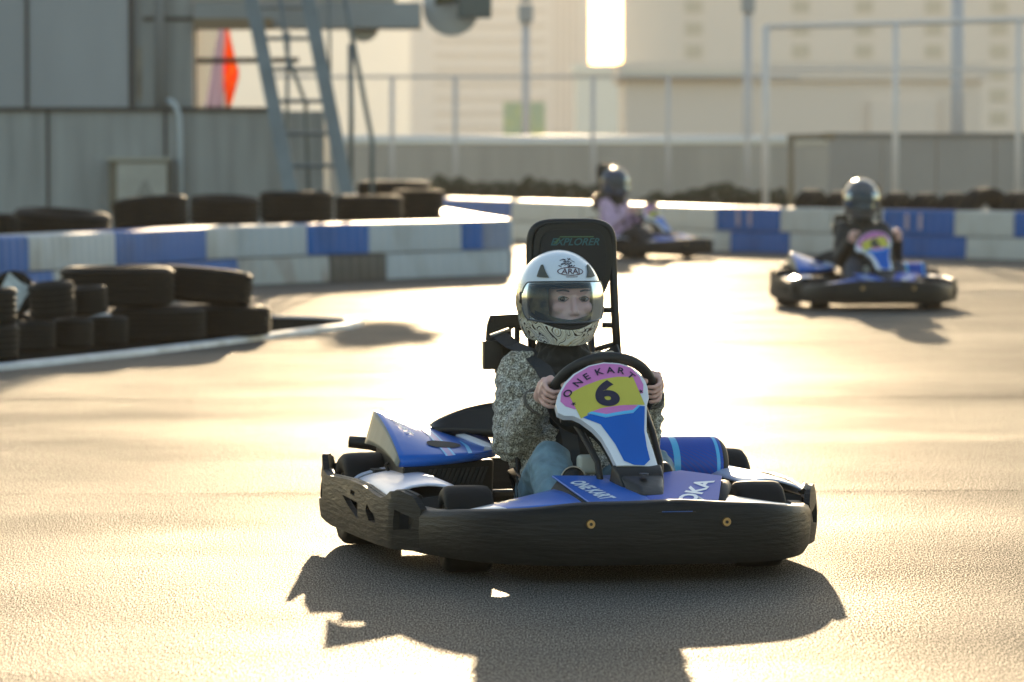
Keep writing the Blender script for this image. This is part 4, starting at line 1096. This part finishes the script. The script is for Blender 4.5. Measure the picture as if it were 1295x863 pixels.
def block(path, d0, d1, z0, z1, mt, label, group, depth=.42, grooves=True, marks=False):
    n = max(6, int((d1 - d0) / .03)); m = MB(); d0 += .006; d1 -= .006
    secs = []
    c0, _ = path.at((d0 + d1) / 2)
    for i in range(n + 1):
        d = d0 + (d1 - d0) * i / n; p, t = path.at(d); nn = V((t.y, -t.x, 0))     # towards the viewer
        rib = .014 * (.5 + .5 * cos(2 * pi * (d - d0) / .15)) ** 2 if grooves else 0
        q = [(rib * 0 - .004, z0 + .004), (-rib, z0 + .02), (-rib - .004, z1 - .035), (-.018 - rib * .4, z1 - .006), (-.035, z1), (-depth, z1), (-depth - .01, z1 - .01), (-depth - .01, z0 + .004)]
        secs.append([p + nn * a + V((0, 0, z)) for a, z in q])
    m.sweep(secs)
    o = m.build('barrier_block', mt, loc=tuple(c0), smooth=True, angle=38)
    tag(o, label, 'barrier', group)
    if marks:
        for k in (0.36, .55):
            m = MB(); d = d0 + (d1 - d0) * k; p, t = path.at(d); nn = V((t.y, -t.x, 0)); b = p + nn * .006
            m.poly([b + V((0, 0, z0 + .06)) - t * .03, b + V((0, 0, z0 + .06)) + t * .03, b + V((0, 0, z1 - .04)) + t * .03, b + V((0, 0, z1 - .04)) - t * .03]); m.build('pale_mark', mat('pale pink paint', (.5, .40, .46), .6), o, shift=tuple(c0))
    return o
NP = Path([(-6.2, 29.5), (-3.88, 34.7), (-2.38, 39.7), (-1.61, 40.9), (-1.13, 41.7), (-.55, 42.6), (-.02, 43.3)])
W_ = ['first', 'second', 'third', 'fourth', 'fifth', 'sixth', 'seventh', 'eighth', 'ninth', 'tenth', 'eleventh', 'twelfth']
GN = 'plastic blocks of the near track barrier'
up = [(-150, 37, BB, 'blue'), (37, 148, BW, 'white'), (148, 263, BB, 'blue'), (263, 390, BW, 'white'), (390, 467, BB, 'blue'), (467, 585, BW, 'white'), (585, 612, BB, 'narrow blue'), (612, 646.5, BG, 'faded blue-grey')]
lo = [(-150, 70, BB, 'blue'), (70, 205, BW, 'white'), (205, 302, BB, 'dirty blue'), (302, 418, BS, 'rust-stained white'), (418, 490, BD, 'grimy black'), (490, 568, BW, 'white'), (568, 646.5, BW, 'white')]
def hd(P_, px): return 0. if px < -100 and P_ is NP else P_.hit(px)
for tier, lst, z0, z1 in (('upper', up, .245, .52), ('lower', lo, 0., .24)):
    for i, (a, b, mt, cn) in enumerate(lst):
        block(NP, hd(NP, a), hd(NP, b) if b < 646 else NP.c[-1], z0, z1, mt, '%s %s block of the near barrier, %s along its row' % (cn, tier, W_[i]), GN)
RP = Path([(.02, 43.75), (-.30, 47.), (-.85, 53.2)])
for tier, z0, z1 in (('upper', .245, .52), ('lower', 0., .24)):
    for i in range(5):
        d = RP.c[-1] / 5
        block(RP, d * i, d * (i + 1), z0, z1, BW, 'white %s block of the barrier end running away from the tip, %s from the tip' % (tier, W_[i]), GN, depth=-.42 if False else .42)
# the return leg must face the track on the image right: shift it inward
FP = Path([(-4.2, 75.), (-.96, 63.0), (.97, 57.4), (2.33, 53.4), (3.95, 51.0), (5.46, 48.9), (8.2, 45.6)])
GR = 'plastic blocks of the far track barrier'
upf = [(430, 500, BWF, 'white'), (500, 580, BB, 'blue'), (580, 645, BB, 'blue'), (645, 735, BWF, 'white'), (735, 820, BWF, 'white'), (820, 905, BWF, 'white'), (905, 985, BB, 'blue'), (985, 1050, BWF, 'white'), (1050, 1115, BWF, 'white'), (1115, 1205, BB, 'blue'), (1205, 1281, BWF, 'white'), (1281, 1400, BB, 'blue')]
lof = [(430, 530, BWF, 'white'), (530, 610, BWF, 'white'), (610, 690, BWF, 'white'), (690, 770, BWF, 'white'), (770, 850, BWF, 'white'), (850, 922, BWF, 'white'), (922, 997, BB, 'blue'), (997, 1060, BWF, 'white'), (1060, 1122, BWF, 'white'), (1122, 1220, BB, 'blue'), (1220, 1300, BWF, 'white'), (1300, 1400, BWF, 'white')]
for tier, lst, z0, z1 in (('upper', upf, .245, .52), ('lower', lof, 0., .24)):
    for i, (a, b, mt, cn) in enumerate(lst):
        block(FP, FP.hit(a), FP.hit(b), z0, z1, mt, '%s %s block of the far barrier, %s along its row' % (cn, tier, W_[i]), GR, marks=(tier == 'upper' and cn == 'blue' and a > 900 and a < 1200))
# upright tyres behind the far barrier on the right
k = 0
for px, sz in ((1027, 1.0), (1063, .95), (1099, .95), (1135, .95), (1171, .93), (1207, .95), (1246, 1.25), (1287, 1.0), (1323, 1.0)):
    d = FP.hit(px); p, t = FP.at(min(d, FP.c[-1])); Y = p.y + .85
    tyre('slim_tyre', gx(px, Y), Y, .36 if sz < 1.2 else .385, '%s tyre standing on edge behind the far barrier, counting from the brown post' % W_[k], 'tyres standing behind the far barrier', (R(90), 0, R(60 if sz < 1.2 else 38)), 1.17 * sz if sz < 1.2 else 1.22); k += 1

# ------------------------------------------------------------------ service building, ladder, canopy
YW = 48.
def X(px, Y=YW): return gx(px, Y)
def Z(py, Y=YW): return gz(py, Y)
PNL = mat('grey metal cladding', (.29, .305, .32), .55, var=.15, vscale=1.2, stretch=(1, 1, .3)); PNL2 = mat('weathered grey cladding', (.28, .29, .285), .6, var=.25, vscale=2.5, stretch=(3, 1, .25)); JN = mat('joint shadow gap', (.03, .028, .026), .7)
bd = empty('service_building', (X(120), YW, 0), 0, 'grey clad service building behind the tyres with a low annex wall', 'building')
def wbox(name, px0, px1, py0, py1, Y, depth, mt, par, bevel=0., z0=None):
    m = MB(); xa, xb = X(px0, Y), X(px1, Y); zt = Z(py0, Y) if py0 is not None else 4.6; zb = Z(py1, Y) if py1 is not None else 0
    m.box(((xa + xb) / 2, Y + depth / 2, (zt + zb) / 2), (xb - xa, depth, zt - zb))
    o = m.build(name, mt, par, bevel=bevel, shift=tuple(par.location) if par else None)
    return o
wbox('upper_wall', -260, 172, None, 136, YW + .15, 4., PNL, bd); wbox('upper_wall', 172.6, 245, None, 136, YW + .28, 4., PNL2, bd)
wbox('lower_wall', -260, 410, 141, None, YW, 1.4, PNL2, bd)
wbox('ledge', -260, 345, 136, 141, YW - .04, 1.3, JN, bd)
for px, w3, y0, y1, dY in ((35, 4, None, 136, .13), (167, 7, None, 136, .13), (61, 4, 141, None, -.012), (209.5, 4, 141, None, -.012), (248, 2, 24, 136, .13)):
    wbox('wall_joint', px - w3 / 2, px + w3 / 2, y0, y1, YW + dY, .03, JN, bd)
wbox('wall_joint', 182, 248, 22, 27, YW + .26, .03, JN, bd); wbox('rusty_seam', 172, 180, 60, 128, YW + .265, .03, mat('rusty streak', (.34, .30, .24), .7, var=.4, vscale=6), bd)
wbox('window_lintel', 245, 345, 24, 37, YW + .1, .5, mat('brown lintel', (.20, .14, .08), .6), bd)
for px in (197,):
    m = MB(); m.tube([(X(px), YW + .2, 4.6), (X(px), YW + .2, Z(136))], .018, 8); m.tube([(X(203), YW + .18, 4.6), (X(203), YW + .18, Z(136))], .035, 10)
    m.build('wall_pipe', PNL, bd, smooth=True, shift=tuple(bd.location))
m = MB(); m.tube([(X(212), YW + .1, Z(128)), (X(217), YW - .05, Z(128)), (X(223), YW - .08, Z(134)), (X(228), YW - .08, Z(146)), (X(229), YW - .08, Z(170)), (X(231), YW - .08, 0)], .03, 10)
m.build('conduit', mat('pale pvc', (.42, .46, .48), .5), bd, smooth=True, shift=tuple(bd.location))
m = MB(); m.tube([(X(245), YW + .6, Z(76)), (X(375), YW + .6, Z(75))], .028, 8); m.build('window_bar', BLKM, bd, shift=tuple(bd.location))
# canopy beam over the opening
cb = empty('canopy_beam', (X(380), YW, 0), 0, 'long grey overhead beam reaching out over the ladder', 'beam')
CBM = mat('grey beam paint', (.26, .28, .29), .55, var=.15, vscale=2)
wbox('beam', 245.5, 532, 4, 36, YW + .2, .8, CBM, cb, bevel=.01)
wbox('beam_top', 246, 500, -4, 3.4, YW + .25, .7, mat('beam cap', (.3, .28, .24), .6), cb)
wbox('beam_support', 246, 262, 36.5, 141, YW + .75, .12, CBM, cb) if False else None
for px, py, r, w5 in ((570, 8, .30, 'large'), (457, 31, .17, 'small')):
    o = empty('drum_lamp', (X(px), YW + .6, Z(py)), 0, '%s round grey drum hanging %s the canopy beam' % (w5, 'at the end of' if px > 500 else 'beneath the middle of'), 'drum lamp')
    m = MB(); m.lathe([(.0, -.06), (r * .9, -.06), (r, -.04), (r, .12), (r * .6, .2), (0, .22)], 36, 'y'); m.build('drum', mat('pale drum paint', (.42, .43, .43), .5), o, smooth=True, angle=40)
    m = MB(); m.tube([(0, .05, r * .5), (-.25 if px > 500 else 0, .05, r + .05)], .02, 8); m.build('bracket', BLKM, o)
fl = empty('floodlight', (X(600), YW + .3, Z(6)), 0, 'square dark floodlight on an olive arm beyond the beam end', 'floodlight')
m = MB(); m.box((0, 0, 0), (.36, .12, .28)); m.build('housing', mat('dark green grey metal', (.07, .09, .09), .5), fl, bevel=.02)
m = MB(); m.tube([(-.42, .1, .06), (-.1, .1, .07)], [.06, .03], 10); m.build('arm', mat('olive metal', (.07, .07, .03), .6), fl)

lad = empty('steel_ladder', (X(405), YW - 1.2, 0), 0, 'steep grey steel ladder with side handrails leaning at the annex wall', 'ladder')
YL = YW - 1.3; sh = tuple(lad.location); LM = mat('galvanised steel', (.15, .18, .19), .5, metal=.3, var=.2, vscale=4)
def lp(px, py, dY=0.): return V((gx(px, YL), YL + dY, gz(py, YL)))
def ext(a, b, z):          # continue a line to height z
    t = (z - a.z) / (b.z - a.z); return a.lerp(b, t)
lt, lb = lp(316, 0, .5), lp(368, 240); rt, rb = lp(388, 0, .5), lp(440, 250)
for a, b in ((lt, lb), (rt, rb)):
    p0, p1 = ext(a, b, 0), ext(a, b, 4.5); m = MB(); d = V((.075, 0, 0)); e = V((0, .03, 0))
    m.hexa([p0 - d - e, p0 + d - e, p0 + d + e, p0 - d + e, p1 - d - e, p1 + d - e, p1 + d + e, p1 - d + e]); m.build('rail', LM, lad, shift=sh)
for py in (-198, -157, -117, -76, -35, 8, 48, 87.5, 128, 169, 210, 250):
    z = gz(py, YL); m = MB(); m.tube([ext(lt, lb, z) + V((.05, .02, 0)), ext(rt, rb, z) + V((-.05, .02, 0))], .022, 8, flat=2.2); m.build('rung', LM, lad, shift=sh)
for pts, r_ in (([(352, -8), (362, 70), (385, 130), (392, 250)], .022), ([(434, -8), (443, 40), (470, 180), (468, 250)], .026), ([(363, 40), (361, 150), (362, 250)], .020), ([(442, 55), (443, 150), (442, 250)], .028), ([(415, -8), (416, 110)], .016)):
    m = MB(); q = [lp(x, y, .35) for x, y in pts]; q[-1] = V((q[-1].x, q[-1].y, .0)) if pts[-1][1] == 250 else q[-1]; m.tube(q, r_, 8); m.build('handrail', LM, lad, smooth=True, shift=sh)
# electrical box
eb = empty('electrical_box', (X(176), YW - .2, Z(262)), 0, 'cream electrical cabinet with warning triangle fixed on the grey wall', 'electrical box')
ebl = tuple(eb.location); YB = YW - .32
def bx(name, a, b, c, d, Y, dep, mt, bev=.004):
    m = MB(); xa, xb = gx(a, Y), gx(b, Y); zt, zb = gz(c, Y), gz(d, Y); m.box(((xa + xb) / 2, Y + dep / 2, (zt + zb) / 2), (xb - xa, dep, zt - zb)); return m.build(name, mt, eb, bevel=bev, shift=ebl)
bx('cabinet', 138, 213, 202, 268, YB, .30, mat('brown cabinet edge', (.13, .11, .075), .6)); bx('door', 148, 211, 206, 266, YB - .02, .019, mat('cream cabinet paint', (.36, .35, .31), .55, var=.15, vscale=5)); bx('top_lip', 135, 215, 199, 204, YB - .05, .34, mat('cabinet lip', (.3, .29, .24), .5))
m = MB(); c0 = V((gx(184, YB), YB - .024, gz(238, YB)))
m.plate([(-.09, -.07), (.09, -.07), (0, .09)], [[(-.06, -.052), (.06, -.052), (0, .058)]], lambda u, v, t: c0 + V((u, -t, v)), .002); m.plate([(-.012, -.03), (.01, -.045), (.004, .0), (.02, 0), (-.002, .035), (-.004, .008), (-.02, .004)], [], lambda u, v, t: c0 + V((u, -t, v)), .002)
m.build('warning_triangle', mat('faded grey print', (.16, .16, .15), .6), eb, shift=ebl)
# two furled flags in the opening
def flag(px0, px1, py0, py1, cols, label, seed):
    Y = YW + 1.2; rnd = random.Random(seed); m = MB()
    def f(u, v):
        if len(px0) > 2:
            k = v * (len(px0) - 1); i = min(int(k), len(px0) - 2); t = k - i; wv = (px0[i] + (px0[i + 1] - px0[i]) * t, px1[i] + (px1[i + 1] - px1[i]) * t)
        else: wv = (px0[0] + (px1[0] - px0[0]) * v, px0[1] + (px1[1] - px0[1]) * v)
        x = wv[0] + (wv[1] - wv[0]) * u; py = py0 + (py1 - py0) * v
        return V((gx(x, Y), Y + .07 * sin(u * 13 + v * 3 + seed) * (.3 + v), gz(py, Y)))
    m.grid(f, 30, 16, mf=lambda u, v: (0 if len(cols) == 1 else (0 if (u * 1.7 + v * 2.3 + sin(v * 9)) % 1.6 < 1.0 else 1)))
    o = m.build('flag', cols, loc=(gx((px0[0] + px0[1]) / 2, Y), Y, gz(py0, Y)), smooth=True); s_ = o.modifiers.new('s', 'SOLIDIFY'); s_.thickness = .004
    return tag(o, label, 'flag')
def cloth(n, c):
    m = mat(n, c, .8); b = m.node_tree.nodes['Principled BSDF']; tl = N_(m, 'ShaderNodeBsdfTranslucent'); tl.inputs[0].default_value = (*c, 1); mx = N_(m, 'ShaderNodeMixShader'); mx.inputs[0].default_value = .6
    L = m.node_tree.links.new; L(b.outputs[0], mx.inputs[1]); L(tl.outputs[0], mx.inputs[2]); L(mx.outputs[0], m.node_tree.nodes['Material Output'].inputs['Surface']); return m
flag((277, 285), (260, 284), 37, 138, [cloth('lilac cloth', (.60, .56, .68))], 'pale lilac flag hanging furled in the wall opening', 1)
flag((285, 290), (284, 306), 37, 95, [cloth('orange cloth', (.75, .22, .03)), cloth('yellow cloth', (.72, .40, .05))], 'orange and yellow flag hanging in the wall opening', 2) if False else None
flag((286, 286, 285, 284, 285, 286), (289, 293, 298, 304, 299, 292), 30, 136, [cloth('red orange cloth', (.92, .24, .03)), cloth('amber cloth', (.90, .42, .04))], 'red-orange flag hanging furled beside the lilac flag', 2)
m = MB()
for k in range(9):
    c = V((gx(335.5, 28.3), 28.3, .055 + .022 * k)); a0 = k % 2
    m.tube([c + V((cos(a) * .010 * (1 - a0), cos(a) * .010 * a0, sin(a) * .016)) for a in [2 * pi * i / 10 for i in range(10)]], .0035, 6, closed=True)
tag(m.build('chain', STEEL, loc=(gx(335.5, 28.3), 28.3, .03), smooth=True), 'short steel chain hanging at the end of the front tyre pile', 'chain')

# ------------------------------------------------------------------ boundary wall, hedge, fences, lamps
CON = mat('hazed grey concrete', (.42, .375, .32), .75, var=.12, vscale=1.2, stretch=(4, 1, .3)); CONR = mat('grey wall panel', (.34, .31, .28), .7, var=.12, vscale=1)
YB2 = 72.
bw = empty('boundary_wall', (gx(750, YB2), YB2, 0), 0, 'long low concrete wall behind the hedge with sunlit coping', 'wall'); bs = tuple(bw.location)
m = MB(); m.box((gx(700, YB2), YB2 + .1, .64), (gx(1052, YB2) - gx(348, YB2), .2, 1.28)); m.build('wall', CON, bw, shift=bs)
m = MB(); m.tube([(gx(348, YB2), YB2 + .1, 1.30), (gx(1052, YB2), YB2 + .1, 1.30)], .11, 24, flat=1.); m.build('coping', mat('galvanised coping', (.75, .70, .62), .5, metal=1.), bw, smooth=True, shift=bs)
YB3 = 62.
b3 = empty('panel_wall', (gx(1200, YB3), YB3, 0), 0, 'taller grey panelled wall behind the row of standing tyres', 'wall'); bs = tuple(b3.location)
edges = [1047, 1115, 1184, 1258, 1330, 1420]
for i, (a, b) in enumerate(zip(edges, edges[1:])):
    m = MB(); xa, xb = gx(a, YB3) + .006, gx(b, YB3) - .006; m.box(((xa + xb) / 2, YB3 + .08, .68), (xb - xa, .14, 1.36)); m.build('panel', CONR, b3, bevel=.008, shift=bs)
m = MB(); m.box((gx(1234, YB3), YB3 + .08, 1.385), (gx(1420, YB3) - gx(1047, YB3), .2, .05)); m.build('cap', mat('darker cap', (.16, .15, .14), .6), b3, shift=bs)
# hedge
def hedge(px0, px1, Y, h0, label, n, seed):
    rnd = random.Random(seed); m = MB(); x0, x1 = gx(px0, Y), gx(px1, Y)
    lf = []
    for i in range(n):
        x = rnd.uniform(x0, x1); h = h0 * (.86 + .16 * noise.noise(V((x * 1.6, seed, 0))) + .12 * noise.noise(V((x * 6, seed, 3)))) * min(1, .35 + (x1 - x) * 1.2, .35 + (x - x0) * 1.2)
        z = rnd.random() ** .6 * h; y = Y + rnd.gauss(0, .16); c = V((x, y, z)); s_ = rnd.uniform(.02, .05)
        a = V((rnd.gauss(0, 1), rnd.gauss(0, 1), rnd.gauss(0, 1))).normalized(); b = a.orthogonal().normalized()
        c2 = a.cross(b); m.poly([c - b * s_, c + c2 * s_ * .5, c + b * s_, c - c2 * s_ * .5], rnd.randrange(2))
    o = empty('hedge', ((x0 + x1) / 2, Y, 0), 0, label, 'hedge'); m.build('foliage', [mat('leaf olive', (.045, .045, .018), .6), mat('leaf dark', (.035, .045, .018), .6)], o, shift=tuple(o.location))
    m = MB()
    for i in range(14):
        x = x0 + (x1 - x0) * (i + .5) / 14; m.tube([(x, Y, 0), (x + rnd.uniform(-.05, .05), Y, h0 * .4), (x + rnd.uniform(-.15, .15), Y, h0 * .75)], [.02, .012, .005], 5)
    m.build('stems', mat('bark', (.06, .045, .03), .8), o, shift=tuple(o.location))
hedge(470, 790, 67., .84, 'low dark hedge along the concrete wall between the tyre pile and the lilac driver', 9000, 3)
hedge(780, 1040, 62., .76, 'low dark hedge along the concrete wall beside the brown post', 7000, 8)
# wire fence posts with rail
POST = mat('grey post paint', (.56, .50, .46), .5)
fn = empty('wire_fence', (0, 69.5, 0), 0, 'thin grey post and rail fence standing in front of the concrete wall', 'fence'); fsn = tuple(fn.location); YF = 69.5
for px in (412, 496, 576, 750, 845, 945):
    m = MB(); m.tube([(gx(px, YF), YF, 0), (gx(px, YF), YF, gz(97, YF))], .035, 8); m.build('post', POST, fn, smooth=True, shift=fsn)
m = MB(); m.tube([(gx(330, YF), YF, gz(97.5, YF)), (gx(1010, YF), YF, gz(97.5, YF))], .022, 8); m.build('top_rail', POST, fn, shift=fsn)
m = MB()
for k in range(0, 120):
    x = gx(412, YF) + k * .055
    m.tube([(x, YF + .02, 1.3), (x, YF + .02, gz(98, YF))], .0012, 3)
m.build('wire_mesh', POST, fn, shift=fsn)
tf = empty('tall_fence_frame', (gx(1130, 57.5), 57.5, 0), 0, 'tall pale pipe frame with posts rising over the grey panel wall', 'fence'); YT = 57.5; ts = tuple(tf.location)
PP = mat('pale pipe', (.68, .61, .56), .45)
for px, py, r_ in ((968, 34, .046), (1132, 29, .040), (1287, 24, .036)):
    m = MB(); m.tube([(gx(px, YT), YT, 0), (gx(px, YT), YT, gz(py, YT))], r_, 10); m.build('post', PP, tf, smooth=True, shift=ts)
m = MB(); m.tube([(gx(966, YT), YT, gz(35, YT)), (gx(1132, YT), YT, gz(30, YT)), (gx(1420, YT), YT, gz(22, YT))], .035, 10); m.build('top_bar', PP, tf, smooth=True, shift=ts)
m = MB(); m.tube([(gx(968, YT), YT, gz(88, YT)), (gx(1132, YT), YT, gz(88, YT)), (gx(1420, YT), YT, gz(90, YT))], .014, 8); m.build('mid_bar', PP, tf, smooth=True, shift=ts)
br_ = empty('brown_gate_post', (gx(1000, 60.), 60., 0), 0, 'brown metal post with a short arm beside the end of the panel wall', 'post'); BP = mat('brown metal', (.20, .155, .10), .6)
m = MB(); m.tube([(0, 0, 0), (0, 0, gz(174, 60.))], .045, 10); m.build('post', BP, br_, smooth=True)
m = MB(); m.tube([(-.05, 0, gz(174, 60.)), (.5, 0, gz(173, 60.))], .04, 8); m.build('arm', BP, br_, smooth=True); m = MB(); m.box((.5, 0, gz(173, 60.)), (.14, .14, .1)); m.build('arm_end', BP, br_)
def lamp(px, pt, Y, r_, label, head):
    o = empty('lamp_post', (gx(px, Y), Y, 0), 0, label, 'lamp post', 'lamp posts around the track')
    m = MB(); m.tube([(0, 0, 0), (0, 0, gz(pt, Y))], [r_ * 1.3, r_], 10); m.build('pole', mat('lamp pole grey', (.50, .47, .47), .5), o, smooth=True)
    if head:
        m = MB(); z = gz(pt, Y); m.box((0, -.05, z), (.24, .16, .30)); m.box((0, -.02, z + .26), (.16, .14, .14)); m.build('lamp_head', mat('lamp head grey', (.28, .29, .30), .5), o, bevel=.02)
lamp(665, 18, 76., .06, 'slim grey lamp post with a boxy head in front of the striped tower', True)
lamp(945, 6, 80., .07, 'grey lamp post with a boxy head beside the tall pipe frame', True)
lamp(1210, -60, 70., .09, 'thick pale pole rising out of the picture behind the panel wall', False)
# far things beyond the wall
ad = empty('advert_panel', (gx(663, 160), 160, 0), 0, 'faded yellow-green panel standing beyond the concrete wall', 'panel')
m = MB(); m.box((0, 0, 2.15), (1.45, .2, 1.4)); m.build('board', mat('yellow green board', (.66, .64, .28), .6, col2=(.48, .54, .38), vscale=1.5), ad); m = MB(); m.box((-.5, 0, .75), (.1, .1, 1.5)); m.box((.5, 0, .75), (.1, .1, 1.5)); m.build('legs', BLKM, ad) 
def bldg(name, px0, px1, Y, h, depth, mt, label):
    o = empty(name, (gx((px0 + px1) / 2, Y), Y, 0), 0, label, 'building'); m = MB(); m.box((0, depth / 2, h / 2), (gx(px1, Y) - gx(px0, Y), depth, h)); m.build('wall', mt, o)
    m = MB(); m.box((0, depth / 2, h + .4), (gx(px1, Y) - gx(px0, Y) + .6, depth + .6, .8)); m.build('roof', mt, o)
    return o, (gx(px1, Y) - gx(px0, Y))
CA = mat('tower cladding', (.90, .77, .68), .6); CBt = mat('block render', (.80, .67, .57), .7); GL = mat('far window glass', (.54, .46, .35), .6); BA = mat('floor band', (.76, .63, .54), .6)
o, wd = bldg('striped_tower', 519, 746, 950, 64, 30, CA, 'pale high-rise with horizontal floor bands behind the wall')
for k in range(20):
    m = MB(); m.box((-2, -.15, 3 + k * 3.0), (wd * .62, .3, 1.2)); m.build('floor_band', BA, o)
for k in range(5):
    m = MB(); m.box((wd * .30 + k * wd * .035, -.2, 32), (.5, .4, 60)); m.build('pilaster', BA, o)
o, wd = bldg('apartment_block', 790, 1500, 620, 52, 18, CBt, 'broad beige apartment block with columns of windows on the right')
for ci, px in enumerate((877, 1012, 1092, 1180, 1262)):
    for k in range(15):
        m = MB(); m.box((gx(px, 620) - o.location.x, -.1, 2.6 + k * 3.0), (2.3, .2, 1.7)); m.build('window', GL, o)
o, wd = bldg('low_hall', 790, 1240, 205, 4.3, 12, mat('low hall wall', (.73, .61, .52), .7), 'low flat-roofed hall in front of the beige apartment block')
m = MB(); m.box((gx(865, 205) - o.location.x, -.3, 4.55), (gx(945, 205) - gx(788, 205), .8, .35)); m.build('parapet', mat('pale parapet', (.55, .5, .42), .3), o)
m = MB(); m.box((wd * .5 - 3.5, -.2, 1.8), (3., .3, 3.2)); m.build('shutter', BA, o)
bldg('distant_block', 728, 800, 400, 7.9, 10, mat('distant block wall', (.85, .80, .70), .7), 'pale low block closing the gap between the two high buildings')
bldg('far_tower', 120, 519, 1700, 120, 40, mat('far tower wall', (.88, .84, .76), .6), 'faint pale tower far beyond the ladder')

# ------------------------------------------------------------------ haze
m = MB(); m.box((0, 850, 61.5), (900, 2400, 125))
hz = bpy.data.materials.new('haze air'); hz.use_nodes = True; nt = hz.node_tree; nt.nodes.remove(nt.nodes['Principled BSDF'])
pv = nt.nodes.new('ShaderNodeVolumePrincipled'); pv.inputs['Color'].default_value = (1., .93, .82, 1); pv.inputs['Density'].default_value = .00026; pv.inputs['Anisotropy'].default_value = .25
nt.links.new(pv.outputs[0], nt.nodes['Material Output'].inputs['Volume'])
tag(m.build('haze', hz), kind='stuff', label='warm hazy air over the track')
